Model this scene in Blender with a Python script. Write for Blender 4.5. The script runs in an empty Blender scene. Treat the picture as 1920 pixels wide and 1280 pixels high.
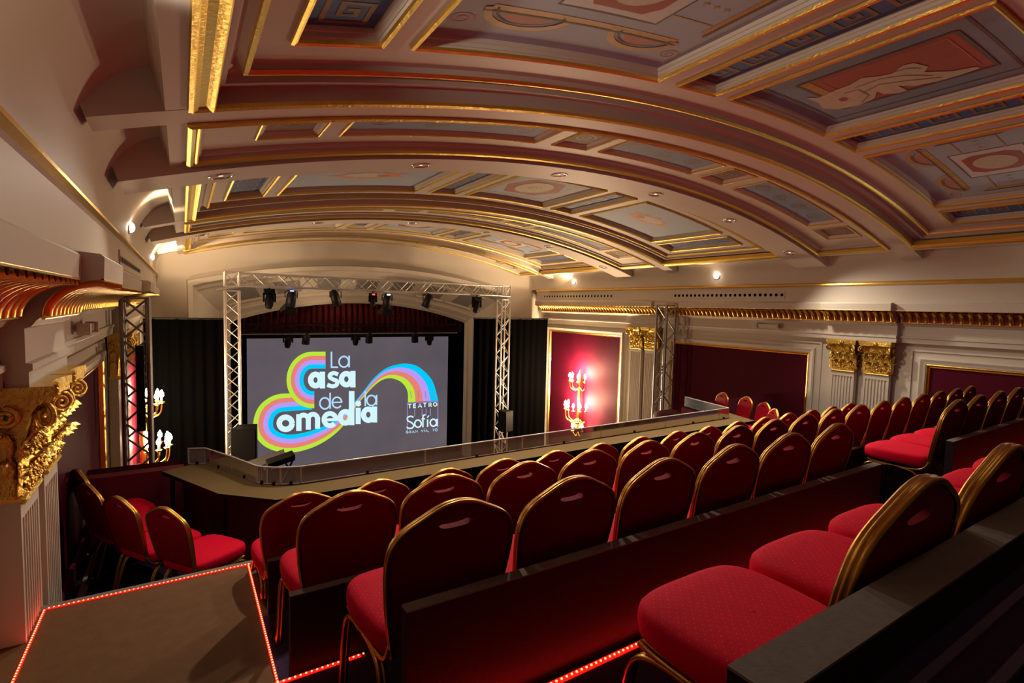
import bpy, bmesh, math, random
from mathutils import Vector, Matrix
random.seed(7)
PI = math.pi
S = bpy.context.scene
COL = S.collection

# ------------------------------------------------------------------ camera
# origin = lens.  +Y towards the stage, +X to the right-hand wall, +Z up (metres)
F = 968.83
CR = Matrix(((0.8430, 0.0160, -0.5370), (-0.5370, 0.0690, -0.8410), (0.0240, 0.9970, 0.0670)))
_y = (Vector((341 - 960, -(560 - 640), -F))).normalized()
_x = Vector((2480 - 960, -(612 - 640), -F)); _x = (_x - _y * _x.dot(_y)).normalized()
_z = _x.cross(_y)
CR = Matrix((_x, _y, _z))
cam = bpy.data.cameras.new('camera'); camo = bpy.data.objects.new('camera', cam); COL.objects.link(camo)
camo.matrix_world = CR.to_4x4()
cam.sensor_width = 36; cam.lens = F / 1920 * 36; cam.clip_start = 0.02
S.camera = camo
S.view_settings.view_transform = 'Standard'; S.view_settings.look = 'None'
S.view_settings.gamma = 1; S.view_settings.use_curve_mapping = False
S.view_settings.exposure = 0.0
S.cycles.use_denoising = True
S.cycles.max_bounces = 8; S.cycles.diffuse_bounces = 4; S.cycles.glossy_bounces = 3
S.cycles.transparent_max_bounces = 8; S.cycles.caustics_reflective = False; S.cycles.caustics_refractive = False
S.cycles.sample_clamp_indirect = 4
W = bpy.data.worlds.new('world'); S.world = W; W.use_nodes = True
W.node_tree.nodes['Background'].inputs[0].default_value = (0.9, 0.75, 0.6, 1)
W.node_tree.nodes['Background'].inputs[1].default_value = 0.0

WARM = (1.0, 0.70, 0.42); NEUT = (1.0, 0.86, 0.70)
def light(kind, name, loc, energy, color=WARM, size=0.1, aim=None, spot=None, blend=0.5):
    l = bpy.data.lights.new(name, kind); l.energy = energy; l.color = color
    if kind == 'AREA': l.shape = 'DISK'; l.size = size
    else: l.shadow_soft_size = size
    if spot: l.spot_size = math.radians(spot); l.spot_blend = blend
    o = bpy.data.objects.new(name, l); COL.objects.link(o); o.location = loc
    if aim is not None:
        o.rotation_euler = (Vector(aim) - Vector(loc)).to_track_quat('-Z', 'Y').to_euler()
    return o

# vault geometry (segmental barrel vault)
VC = (4.7, -15.1); VR = 16.8
def V(x, y, d=0.0):
    s = (x - VC[0]) / VR; a = math.asin(s)
    return Vector((VC[0] + (VR + d) * s, y, VC[1] + (VR + d) * math.cos(a)))
DLX = (0.28, 2.1, 3.9, 5.6, 7.3, 9.05)
# fill spots added at the two balcony cross beams to brighten the seats
for yb, en in ((5.13, 60), (0.33, 0.7)):
    for x in DLX:
        p = V(x, yb, -0.10)
        light('SPOT', 'seat_fill_spot', p, en * (3 if 1 < x < 8.5 else 1.5 if x > 5 else .6) * 1.8, NEUT, 0.06, (p.x, yb - 1.8, p.z - 3), 125, 0.9)
# small round lamps on the cove wall: they wash cove and vault; rear pair is added soft fill
for yb, el, er in ((1.9, 125, 25), (7.2, 60, 40), (12.1, 190, 150), (-3.0, 10, 10)):
    for sx, X, en in ((1, -0.36, el), (-1, 9.70, er)):
        light('SPOT', 'cove_lamp_and_fill', (X, yb, 0.80), en, (1, .88, .72) if yb < 3 and yb > 0 else WARM, 0.05, (X + sx * 0.9, yb, 1.2) if yb == 1.9 else (X + sx * .28, yb + (.4 if yb > 12 else 0), 1.2), 88 if yb == 1.9 else 80 if yb < 12 else 150, 1.0)

# pixel -> point helpers for surfaces whose plane is known
def ray(u, v): return CR @ Vector((u - 960, -(v - 640), -F))
def atY(u, v, y): r = ray(u, v); return r * (y / r.y)
def atZ(u, v, z): r = ray(u, v); return r * (z / r.z)
def atV(u, v, d):
    r = ray(u, v); R = VR + d
    a = r.x ** 2 + r.z ** 2; b = -2 * (r.x * VC[0] + r.z * VC[1]); c = VC[0] ** 2 + VC[1] ** 2 - R * R
    t = (-b + math.sqrt(max(0, b * b - 4 * a * c))) / (2 * a); p = r * t
    return (VC[0] + (p.x - VC[0]) * VR / R, p.y)

# ------------------------------------------------------------------ materials
MATS = {}
def mat(name, col, rough=0.6, metal=0.0, bump=0.0, bscale=40, vary=0.0, vscale=5, emit=None, es=1.0, spec=0.5, sheen=0.0):
    m = bpy.data.materials.new(name); m.use_nodes = True; nt = m.node_tree; b = nt.nodes['Principled BSDF']
    b.inputs['Base Color'].default_value = (*col, 1); b.inputs['Roughness'].default_value = rough
    b.inputs['Metallic'].default_value = metal; b.inputs['Specular IOR Level'].default_value = spec
    if sheen: b.inputs['Sheen Weight'].default_value = sheen
    tc = nt.nodes.new('ShaderNodeTexCoord')
    if vary:
        n = nt.nodes.new('ShaderNodeTexNoise'); n.inputs['Scale'].default_value = vscale; n.inputs['Detail'].default_value = 5
        nt.links.new(tc.outputs['Object'], n.inputs['Vector'])
        mx = nt.nodes.new('ShaderNodeMix'); mx.data_type = 'RGBA'
        mx.inputs[6].default_value = (*[c * (1 - vary) for c in col], 1); mx.inputs[7].default_value = (*[min(1, c * (1 + vary)) for c in col], 1)
        nt.links.new(n.outputs['Fac'], mx.inputs[0]); nt.links.new(mx.outputs[2], b.inputs['Base Color'])
    if bump:
        n = nt.nodes.new('ShaderNodeTexNoise'); n.inputs['Scale'].default_value = bscale; n.inputs['Detail'].default_value = 6
        nt.links.new(tc.outputs['Object'], n.inputs['Vector'])
        bp = nt.nodes.new('ShaderNodeBump'); bp.inputs['Strength'].default_value = bump; bp.inputs['Distance'].default_value = 0.01
        nt.links.new(n.outputs['Fac'], bp.inputs['Height']); nt.links.new(bp.outputs['Normal'], b.inputs['Normal'])
    if emit: b.inputs['Emission Color'].default_value = (*emit, 1); b.inputs['Emission Strength'].default_value = es
    MATS[name] = m
    return m
mat('plaster', (0.62, 0.55, 0.45), 0.55, vary=0.05, vscale=2)
mat('ceiling_plaster', (0.55, 0.46, 0.385), 0.55, spec=0.35, vary=0.05, vscale=2)
mat('gold', (0.85, 0.52, 0.12), 0.32, 1.0, bump=0.25, bscale=30, vary=0.15)
mat('gold_capital', (0.90, 0.56, 0.13), 0.28, 1.0, bump=1.0, bscale=55, vary=0.3, vscale=20)
mat('gold_bead', (0.86, 0.60, 0.14), 0.42, 1.0, bump=0.5, bscale=45)
mat('gold_frame', (0.50, 0.27, 0.055), 0.34, 1.0, bump=0.08, bscale=60)
mat('cornice_red', (0.22, 0.03, 0.01), 0.45)
mat('velvet', (0.085, 0.002, 0.015), 0.7, spec=0.12, vary=0.12, vscale=3)
mat('velvet_dark', (0.16, 0.008, 0.03), 0.8)
mat('black_drape', (0.0016, 0.0015, 0.0015), 1.0, spec=0.0)
mat('drape_dark', (0.004, 0.004, 0.004), 1.0, spec=0.0)
mat('valance_red', (0.10, 0.003, 0.006), 0.9)
mat('carpet', (0.045, 0.026, 0.062), 0.95, bump=0.6, bscale=300, vary=0.3, vscale=60, spec=0.1)
mat('board_black', (0.016, 0.010, 0.013), 0.8, bump=0.3, bscale=250, vary=0.3, vscale=40, spec=0.2)
mat('board_cap', (0.20, 0.165, 0.14), 0.75, spec=0.1, bump=0.1, bscale=200, vary=0.2, vscale=60)
mat('carpet_edge', (0.10, 0.07, 0.13), 0.9, bump=0.5, bscale=200)
mat('landing', (0.15, 0.078, 0.036), 0.75, spec=0.08, bump=0.3, bscale=200, vary=0.25, vscale=14)
mat('counter', (0.15, 0.095, 0.036), 0.65, spec=0.15, vary=0.12, vscale=6)
mat('black_metal', (0.006, 0.006, 0.007), 0.5, 0.0, spec=0.2)
mat('black_plastic', (0.004, 0.004, 0.0045), 0.6, spec=0.15)
mat('aluminium', (0.70, 0.66, 0.60), 0.38, 0.8)
mat('grey_metal', (0.30, 0.29, 0.28), 0.4, 0.8)
mat('chrome', (0.75, 0.73, 0.70), 0.12, 1.0)
mat('fixture_dark', (0.05, 0.04, 0.035), 0.3, 0.5)
mat('floor_dark', (0.02, 0.017, 0.016), 0.6)
mat('stage_floor', (0.015, 0.014, 0.018), 0.35)
mat('lamp_added_glow', (1, 0.9, 0.8), 0.4, emit=(1.0, 0.85, 0.65), es=1.2)  # faint glow added to downlights that look switched off
mat('led', (0.5, 0.02, 0.01), 0.4, emit=(1.0, 0.008, 0.004), es=1.6)
mat('diode', (1, 0.2, 0.1), 0.4, emit=(1.0, 0.10, 0.04), es=9)
mat('bulb', (1, 0.9, 0.7), 0.4, emit=(1.0, 0.74, 0.42), es=150)
mat('lamp_face', (1, 0.9, 0.8), 0.4, emit=(1.0, 0.88, 0.70), es=25)
mat('blue_led', (0.1, 0.1, 0.9), 0.4, emit=(0.15, 0.2, 1.0), es=4)
mat('red_led', (0.9, 0.02, 0.02), 0.4, emit=(1.0, 0.03, 0.03), es=6)
mat('white_led', (0.9, 0.9, 0.9), 0.4, emit=(0.9, 0.95, 1.0), es=4)
mat('paint_blue', (0.06, 0.13, 0.34), 0.7, vary=0.25, vscale=5)
mat('paint_grey', (0.35, 0.395, 0.47), 0.7, vary=0.10, vscale=3)
mat('paint_greyblue', (0.19, 0.245, 0.34), 0.7, vary=0.15, vscale=6)
mat('paint_brown', (0.20, 0.10, 0.06), 0.7, vary=0.3, vscale=25)
mat('paint_red', (0.33, 0.075, 0.05), 0.7, vary=0.12, vscale=6)
mat('paint_salmon', (0.42, 0.18, 0.12), 0.7, vary=0.2, vscale=10)
mat('paint_ochre', (0.44, 0.25, 0.06), 0.6, vary=0.2, vscale=10)
mat('paint_cream', (0.52, 0.45, 0.34), 0.7, vary=0.22, vscale=16)
mat('paint_line', (0.12, 0.09, 0.07), 0.7)
mat('paint_key', (0.24, 0.17, 0.085), 0.6, vary=0.2, vscale=10)
mat('paint_orange', (0.62, 0.25, 0.10), 0.7, vary=0.3, vscale=14)
mat('paint_white', (0.56, 0.56, 0.55), 0.7)
mat('arch_panel', (0.27, 0.24, 0.22), 0.6, vary=0.1, vscale=6)
mat('glass_white', (0.6, 0.58, 0.52), 0.15)

def fabric():
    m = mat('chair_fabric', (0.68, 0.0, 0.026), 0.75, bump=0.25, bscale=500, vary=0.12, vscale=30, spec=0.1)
    nt = m.node_tree; b = nt.nodes['Principled BSDF']
    src = b.inputs['Base Color'].links[0].from_socket
    tc = nt.nodes.new('ShaderNodeTexCoord'); mp = nt.nodes.new('ShaderNodeMapping')
    mp.inputs['Rotation'].default_value = (0, 0, PI / 4); mp.inputs['Scale'].default_value = (58, 58, 0.001)
    vo = nt.nodes.new('ShaderNodeTexVoronoi'); vo.inputs['Randomness'].default_value = 0; vo.inputs['Scale'].default_value = 1
    nt.links.new(tc.outputs['Object'], mp.inputs[0]); nt.links.new(mp.outputs[0], vo.inputs['Vector'])
    lt = nt.nodes.new('ShaderNodeMath'); lt.operation = 'LESS_THAN'; lt.inputs[1].default_value = 0.055
    nt.links.new(vo.outputs['Distance'], lt.inputs[0])
    mx = nt.nodes.new('ShaderNodeMix'); mx.data_type = 'RGBA'; mx.inputs[7].default_value = (0.75, 0.30, 0.12, 1)
    ge = nt.nodes.new('ShaderNodeNewGeometry'); sx = nt.nodes.new('ShaderNodeSeparateXYZ'); g2 = nt.nodes.new('ShaderNodeMath'); g2.operation = 'GREATER_THAN'; g2.inputs[1].default_value = 0.75
    ml = nt.nodes.new('ShaderNodeMath'); ml.operation = 'MULTIPLY'
    nt.links.new(ge.outputs['True Normal'], sx.inputs[0]); nt.links.new(sx.outputs[2], g2.inputs[0]); nt.links.new(g2.outputs[0], ml.inputs[0]); nt.links.new(lt.outputs[0], ml.inputs[1])
    nt.links.new(ml.outputs[0], mx.inputs[0]); nt.links.new(src, mx.inputs[6]); nt.links.new(mx.outputs[2], b.inputs['Base Color'])
fabric()
mat('chair_fabric_shaded', (0.24, 0.001, 0.010), 0.75, bump=0.25, bscale=500, vary=0.12, vscale=30, spec=0.1)  # same fabric as the seat, darkened to carry the shade on the backs
def acrylic():
    m = bpy.data.materials.new('acrylic'); m.use_nodes = True; nt = m.node_tree; nt.nodes.clear()
    out = nt.nodes.new('ShaderNodeOutputMaterial'); tr = nt.nodes.new('ShaderNodeBsdfTransparent'); gl = nt.nodes.new('ShaderNodeBsdfGlossy')
    df = nt.nodes.new('ShaderNodeBsdfDiffuse'); df.inputs[0].default_value = (0.55, 0.55, 0.58, 1)
    tr.inputs[0].default_value = (0.88, 0.88, 0.92, 1); gl.inputs['Roughness'].default_value = 0.08
    m1 = nt.nodes.new('ShaderNodeMixShader'); m2 = nt.nodes.new('ShaderNodeMixShader'); fr = nt.nodes.new('ShaderNodeFresnel')
    fr.inputs[0].default_value = 1.45; m2.inputs[0].default_value = 0.24
    nt.links.new(fr.outputs[0], m1.inputs[0]); nt.links.new(tr.outputs[0], m1.inputs[1]); nt.links.new(gl.outputs[0], m1.inputs[2])
    nt.links.new(m1.outputs[0], m2.inputs[1]); nt.links.new(df.outputs[0], m2.inputs[2]); nt.links.new(m2.outputs[0], out.inputs[0])
    MATS['acrylic'] = m
acrylic()
def emis(name, col, s):
    m = bpy.data.materials.new(name); m.use_nodes = True; nt = m.node_tree; nt.nodes.clear()
    out = nt.nodes.new('ShaderNodeOutputMaterial'); e = nt.nodes.new('ShaderNodeEmission')
    e.inputs[0].default_value = (*col, 1); e.inputs[1].default_value = s; nt.links.new(e.outputs[0], out.inputs[0]); MATS[name] = m
    return m
def screenmat():
    m = emis('screen_grey', (0.13, 0.115, 0.145), 1.0); nt = m.node_tree; e = [n for n in nt.nodes if n.type == 'EMISSION'][0]
    tc = nt.nodes.new('ShaderNodeTexCoord'); n = nt.nodes.new('ShaderNodeTexNoise'); n.inputs['Scale'].default_value = 0.5; n.inputs['Detail'].default_value = 3
    mx = nt.nodes.new('ShaderNodeMix'); mx.data_type = 'RGBA'
    mx.inputs[6].default_value = (0.070, 0.058, 0.082, 1); mx.inputs[7].default_value = (0.155, 0.13, 0.135, 1)
    nt.links.new(tc.outputs['Object'], n.inputs['Vector']); nt.links.new(n.outputs['Fac'], mx.inputs[0]); nt.links.new(mx.outputs[2], e.inputs[0])
screenmat()
emis('logo_green', (0.50, 0.80, 0.045), 1.0); emis('logo_salmon', (0.80, 0.22, 0.18), 1.0)
emis('logo_violet', (0.50, 0.32, 0.90), 1.0); emis('logo_cyan', (0.0, 0.60, 1.0), 1.0)
emis('logo_white', (0.66, 0.93, 1.0), 1.0); emis('logo_thin', (0.46, 0.74, 1.0), 1.0); emis('logo_mark', (.25, .2, .25), 1.0); emis('logo_dark', (0.06, 0.04, 0.06), 1.0)

# ------------------------------------------------------------------ mesh builder
class MB:
    def __init__(s): s.v = []; s.f = []; s.m = []; s.mats = []; s.sm = []
    def mi(s, m):
        if m not in s.mats: s.mats.append(m)
        return s.mats.index(m)
    def add(s, vs, fs, m, smooth=False):
        o = len(s.v); s.v += [tuple(v) for v in vs]; k = s.mi(m)
        for f in fs: s.f.append([o + i for i in f]); s.m.append(k); s.sm.append(smooth)
    def quad(s, a, b, c, d, m): s.add([a, b, c, d], [(0, 1, 2, 3)], m)
    def box(s, x0, x1, y0, y1, z0, z1, m, top=None):
        vs = [(x0, y0, z0), (x1, y0, z0), (x1, y1, z0), (x0, y1, z0), (x0, y0, z1), (x1, y0, z1), (x1, y1, z1), (x0, y1, z1)]
        s.add(vs, [(0, 3, 2, 1), (0, 1, 5, 4), (1, 2, 6, 5), (2, 3, 7, 6), (3, 0, 4, 7)], m); s.add(vs, [(4, 5, 6, 7)], top or m)
    def grid(s, rows, m, smooth=True, closed=False):
        nr, nc = len(rows), len(rows[0]); fs = []
        for i in range(nr - 1):
            for j in range(nc if closed else nc - 1):
                k = (j + 1) % nc; fs.append((i * nc + j, i * nc + k, (i + 1) * nc + k, (i + 1) * nc + j))
        s.add([p for r in rows for p in r], fs, m, smooth)
    def tube(s, path, r, m, n=8, smooth=True, cap=True):
        path = [Vector(p) for p in path]; rows = []; prev = None
        for i, p in enumerate(path):
            t = (path[min(i + 1, len(path) - 1)] - path[max(i - 1, 0)]).normalized()
            if prev is None:
                a = Vector((0, 0, 1)) if abs(t.z) < 0.9 else Vector((1, 0, 0)); u = t.cross(a).normalized()
            else: u = (prev - t * prev.dot(t)).normalized()
            prev = u; w = t.cross(u); rr = r[i] if isinstance(r, (list, tuple)) else r
            rows.append([p + (u * math.cos(2 * PI * k / n) + w * math.sin(2 * PI * k / n)) * rr for k in range(n)])
        s.grid(rows, m, smooth, True)
        if cap: s.add(rows[0], [tuple(range(n))[::-1]], m); s.add(rows[-1], [tuple(range(n))], m)
    def lathe(s, prof, m, n=20, c=(0, 0, 0), smooth=True):
        s.grid([[(c[0] + r * math.cos(2 * PI * k / n), c[1] + r * math.sin(2 * PI * k / n), c[2] + z) for k in range(n)] for r, z in prof], m, smooth, True)
    def prism(s, poly, z0, z1, m, top=None):
        n = len(poly)
        s.add([(x, y, z0) for x, y in poly] + [(x, y, z1) for x, y in poly],
              [(i, (i + 1) % n, n + (i + 1) % n, n + i) for i in range(n)] + [tuple(range(n))[::-1]], m)
        s.add([(x, y, z1) for x, y in poly], [tuple(range(n))], top or m)
    def build(s, name, parent=None, loc=None, rz=0.0, bevel=0, **props):
        me = bpy.data.meshes.new(name); me.from_pydata([tuple(v) for v in s.v], [], s.f)
        for m in s.mats: me.materials.append(MATS[m])
        for p, k, sm in zip(me.polygons, s.m, s.sm): p.material_index = k; p.use_smooth = sm
        me.validate(); me.update()
        o = bpy.data.objects.new(name, me); COL.objects.link(o)
        if parent: o.parent = parent
        if loc is not None: o.location = loc
        if rz: o.rotation_euler = (0, 0, rz)
        if bevel:
            b = o.modifiers.new('bevel', 'BEVEL'); b.width = bevel; b.segments = 2; b.limit_method = 'ANGLE'
        for k, v in props.items(): o[k] = v
        return o
def empty(name, loc=(0, 0, 0), rz=0.0, label=None, cat=None, group=None):
    o = bpy.data.objects.new(name, None); COL.objects.link(o); o.location = loc; o.rotation_euler = (0, 0, rz)
    o.empty_display_size = 0.1
    if label: o['label'] = label
    if cat: o['category'] = cat
    if group: o['group'] = group
    return o
def struct(mb, name): return mb.build(name, kind='structure')
def copy_tree(o, parent=None):
    c = o.copy(); COL.objects.link(c)
    if parent: c.parent = parent
    for ch in o.children: copy_tree(ch, c)
    return c
def smooth_pts(pts, k=4, closed=False):
    out = []; n = len(pts); P = [Vector(p) for p in pts]
    rng = range(n) if closed else range(n - 1)
    for i in rng:
        p0 = P[(i - 1) % n] if closed or i > 0 else P[i]; p1 = P[i]; p2 = P[(i + 1) % n]
        p3 = P[(i + 2) % n] if closed or i + 2 < n else P[(i + 1) % n]
        for j in range(k):
            t = j / k
            out.append(0.5 * ((2 * p1) + (p2 - p0) * t + (2 * p0 - 5 * p1 + 4 * p2 - p3) * t * t + (3 * p1 - p0 - 3 * p2 + p3) * t ** 3))
    if not closed: out.append(P[-1])
    return out
ORD = ['first', 'second', 'third', 'fourth', 'fifth', 'sixth', 'seventh', 'eighth', 'ninth', 'tenth', 'eleventh', 'twelfth', 'thirteenth', 'fourteenth', 'fifteenth', 'sixteenth', 'seventeenth', 'eighteenth']

# ------------------------------------------------------------------ shell: floors and tiers
XL, XR = -0.80, 10.20       # wall planes
YB, YS = -6.0, 14.3         # rear wall, stage wall
m = MB()
m.box(XL, XR, 3.66, 4.72, -2.55, -2.35, 'carpet'); m.box(XL, 0.1, 4.72, 5.9, -2.55, -2.35, 'carpet')
m.box(7.2, XR, 4.72, 5.9, -2.55, -2.35, 'carpet'); struct(m, 'floor')
m = MB(); m.box(XL, XR, 5.9, 21, -6.7, -6.5, 'floor_dark'); m.box(XL, XR, 4.9, 5.9, -6.7, -6.5, 'floor_dark'); struct(m, 'floor')
m = MB(); m.box(0.36, XR, 3.0, 3.66, -2.6, -2.0, 'carpet'); struct(m, 'floor')
m = MB(); m.box(0.335, XR, 2.12, 3.0, -2.6, -1.72, 'carpet'); struct(m, 'floor')
m = MB(); m.box(XL, XR, 1.27, 2.12, -2.6, -1.50, 'carpet'); struct(m, 'floor')
m = MB(); m.box(0.44, XR, 0.36, 1.27, -2.6, -1.20, 'carpet'); m.box(XL, 0.44, 0.36, 0.9, -2.6, -1.27, 'carpet'); struct(m, 'floor')
m = MB(); m.box(0.60, XR, 0.20, 0.297, -2.6, -0.50, 'carpet'); m.box(XL, XR, YB, 0.20, -2.6, -0.62, 'carpet'); m.box(.60, XR, .255, .268, -.5, -.494, 'carpet_edge'); m.box(.60, XR, .198, .212, -.5, -.494, 'carpet_edge'); struct(m, 'floor')
# side-aisle landing
m = MB(); m.box(XL + 0.02, 0.375, 2.12, 3.68, -2.4, -1.725, 'board_cap', 'landing')
m.box(XL + 0.02, 0.40, 3.66, 3.72, -2.36, -1.722, 'board_cap'); struct(m, 'floor')

# walls --------------------------------------------------------------
def wallpanels(side, panels, name):
    """wall plane with framed recesses: panels = list of (y0, y1, z0, z1)"""
    X = XL if side > 0 else XR
    m = MB(); ys = sorted({YB, YS} | {y for p in panels for y in p[:2]})
    zt, zb = 0.62, -6.5
    def Q(y0, y1, z0, z1, w=0.0, mt='plaster'):
        x = X + side * w
        m.add([(x, y0, z0), (x, y1, z0), (x, y1, z1), (x, y0, z1)], [(0, 1, 2, 3) if side < 0 else (3, 2, 1, 0)], mt)
    for a, b in zip(ys[:-1], ys[1:]):
        p = next((p for p in panels if p[0] <= a + 1e-6 and p[1] >= b - 1e-6), None)
        if p: Q(a, b, p[3], zt); Q(a, b, zb, p[2])
        else: Q(a, b, zb, zt)
    m.box(*( (X - 0.25, X - 0.06) if side > 0 else (X + 0.06, X + 0.25) ), YB, YS, zb, zt, 'plaster')
    return struct(m, name)
def wall_frame(side, p, label, glow=False):
    X = XL if side > 0 else XR; y0, y1, z0, z1 = p
    e = empty('wall_panel', (X, (y0 + y1) / 2, z0), label=label, cat='wall panel', group='framed red fabric wall panels')
    m = MB(); cy, cz = (y0 + y1) / 2, z0
    def ring(i0, w0, i1, w1, mt):
        def R(i, w): return [(side * w, y0 + i - cy, z0 + i - cz), (side * w, y1 - i - cy, z0 + i - cz), (side * w, y1 - i - cy, z1 - i - cz), (side * w, y0 + i - cy, z1 - i - cz)]
        A, B = R(i0, w0), R(i1, w1)
        m.add(A + B, [(k, (k + 1) % 4, 4 + (k + 1) % 4, 4 + k) for k in range(4)], mt)
    prof = [(-0.22, 0.0), (-0.22, 0.02), (-0.19, 0.025), (-0.185, 0.004), (-0.10, 0.004), (-0.10, 0.04), (-0.07, 0.05), (-0.03, 0.035), (0, 0.03), (0, 0.0)]
    for a, b in zip(prof[:-1], prof[1:]): ring(*a, *b, 'plaster')
    m.build('moulding', e)
    m = MB()
    prof = [(0, 0.0), (0.0, 0.022), (0.018, 0.03), (0.035, 0.02), (0.045, 0.0), (0.055, 0.006), (0.065, -0.02)]
    for a, b in zip(prof[:-1], prof[1:]): ring(*a, *b, 'gold')
    m.build('gold_moulding', e)
    m = MB(); m.add([(side * -0.02, y0 - cy, 0), (side * -0.02, y1 - cy, 0), (side * -0.02, y1 - cy, z1 - cz), (side * -0.02, y0 - cy, z1 - cz)], [(0, 1, 2, 3) if side < 0 else (3, 2, 1, 0)], 'velvet')
    m.build('fabric', e)
LP = [(0.5, 2.9, -3.4, -0.72), (4.66, 7.55, -3.4, -0.72), (9.4, 13.6, -4.9, -0.72)]
RP = [(0.1, 3.42, -3.4, -0.76), (5.27, 8.62, -3.4, -0.74), (10.36, 13.65, -4.9, -0.71)]
wallpanels(1, LP, 'wall_left'); wallpanels(-1, RP, 'wall_right')
for p, l in zip(LP, ['red fabric wall panel beside the camera on the left wall', 'dark red framed fabric panel behind the angled chairs on the left', 'red fabric panel lit by the candle sconce on the left wall']):
    wall_frame(1, p, l)
for p, l in zip(RP, ['dark framed red fabric panel at the far right, behind the upper chairs', 'wide dark framed fabric panel on the right wall behind four chairs', 'bright pink-lit fabric panel with a white and gold frame beside the stage']):
    wall_frame(-1, p, l)
m = MB(); m.box(XL - .2, XR + .2, YB - 0.2, YB, -2.6, 2.2, 'plaster'); struct(m, 'wall_back')

# entablature: (w, z) profile, projected from the wall
EP = [(0.0, -0.44), (0.085, -0.44), (0.085, -0.37), (0.10, -0.36), (0.10, -0.33), (0.075, -0.325), (0.075, -0.16), (0.10, -0.15), (0.12, -0.12), (0.14, -0.10)]
EC = [(0.38, 0.085), (0.385, 0.20), (0.37, 0.215), (0.335, 0.225), (0.325, 0.235), (0.32, 0.50), (0.335, 0.515)]
EG = [(0.335, 0.515), (0.365, 0.53), (0.36, 0.555), (0.33, 0.57), (0.31, 0.58)]
N = 8
GP = [(0.14 + 0.24 * (1 - math.cos(i / N * PI / 2)), -0.10 + 0.185 * math.sin(i / N * PI / 2)) for i in range(N + 1)]
def ent(side, secs, name):
    X = XL if side > 0 else XR
    m = MB(); g = MB(); tr = MB(); ribs = MB()
    def P(w, z, y, e): return (X + side * (w + (e if z < 0.222 else 0)), y, z)
    for y0, y1, e in secs:
        body = EP + GP[1:] + EC
        for a, b in zip(body[:-1], body[1:]):
            isg = a in GP and b in GP
            q = [P(*a, y0, e), P(*a, y1, e), P(*b, y1, e), P(*b, y0, e)]
            (ribs if isg else m).add(q, [(0, 1, 2, 3)], ('cornice_red' if side < 0 else 'gold') if isg else 'plaster', isg)
        capv = [P(*a, y0, e) for a in body] + [P(0, 0.5, y0, e)]
        m.add(capv, [tuple(range(len(capv)))], 'plaster')
        capv = [P(*a, y1, e) for a in body] + [P(0, 0.5, y1, e)]
        m.add(capv, [tuple(range(len(capv)))], 'plaster')
        for a, b in zip(EG[:-1], EG[1:]): g.add([P(*a, y0, 0), P(*a, y1, 0), P(*b, y1, 0), P(*b, y0, 0)], [(0, 1, 2, 3)], 'gold', True)
        n = max(1, round((y1 - y0) / 0.112)); s = (y1 - y0) / n
        for k in range(n):
            yc = y0 + (k + 0.5) * s; rows = []
            for i in range(N + 1):
                a = i / N * PI / 2
                w, z = GP[i]; nx, nz = math.sin(a * 0.6 + 0.6), -math.cos(a * 0.6 + 0.6) * 0.9
                nx, nz = math.cos(a), -math.sin(a)
                h = 0.030
                rows.append([P(w + nx * hh, z + nz * hh, yc + o * s * 0.27, e) for o, hh in ((-1, 0), (-0.8, h * .6), (-.35, h), (.35, h), (.8, h * .6), (1, 0))])
            ribs.grid(rows, 'gold', True)
        ribs.tube([P(0.145, -0.105, y0, e), P(0.145, -0.105, y1, e)], 0.012, 'gold', 6)
        q = 0.385
        ribs.tube([P(q - .01, 0.085, y0, e), P(q - .01, 0.085, y1, e)], 0.008, 'gold', 6)
    o = struct(m, name); r = ribs.build('gadroon_moulding', o); b = g.build('gold_moulding', o)
    return o
LE = [(YB, 3.32, 0), (3.32, 4.30, 0.09), (4.30, 7.95, 0), (7.95, 8.95, 0.09), (8.95, YS - 0.3, 0)]
RE = [(YB, 3.80, 0), (3.80, 4.90, 0.09), (4.90, 8.90, 0), (8.90, 9.98, 0.09), (9.98, YS - .3, 0)]
ent(1, LE, 'trim_1'); ent(-1, RE, 'trim_2')
m = MB()   # dark recess left where the left cornice is cut for the truss column
# coves
CV = smooth_pts([(-0.49, 0.0, 0.575), (-0.485, 0, 0.78), (-0.42, 0, 0.96), (-0.29, 0, 1.13), (-0.14, 0, 1.22), (0.02, 0, 1.26)], 5)
for nm, f in (('trim_3', lambda x: x), ('trim_4', lambda x: 9.4 - x)):
    m = MB(); rows = [[(f(p.x), y, p.z) for y in (YB, YS)] for p in CV]; m.grid(rows, 'plaster', True); struct(m, nm)

# ------------------------------------------------------------------ vault
CP = 'ceiling_plaster'
def patch(m, x0, x1, y0, y1, d, mt, d1=None):
    n = max(1, int(abs(x1 - x0) / 0.25) + 1)
    m.grid([[V(x0 + (x1 - x0) * i / n, y0, d), V(x0 + (x1 - x0) * i / n, y1, d)] for i in range(n + 1)], mt, True)
def ring(m, x0, x1, y0, y1, prof, mt):
    """mouldings round a rectangle: prof = [(inset, depth)]"""
    for (i0, d0), (i1, d1) in zip(prof[:-1], prof[1:]):
        n = max(2, int((x1 - x0) / 0.25) + 1)
        for ya, yb in ((y0 + i0, y0 + i1), (y1 - i0, y1 - i1)):
            A = [V(x0 + i0 + (x1 - x0 - 2 * i0) * k / n, ya, d0) for k in range(n + 1)]
            B = [V(x0 + i1 + (x1 - x0 - 2 * i1) * k / n, yb, d1) for k in range(n + 1)]
            m.grid([A, B], mt, False)
        for xa, xb in ((x0 + i0, x0 + i1), (x1 - i0, x1 - i1)):
            m.grid([[V(xa, y0 + i0, d0), V(xa, y1 - i0, d0)], [V(xb, y0 + i1, d1), V(xb, y1 - i1, d1)]], mt, False)
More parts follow.
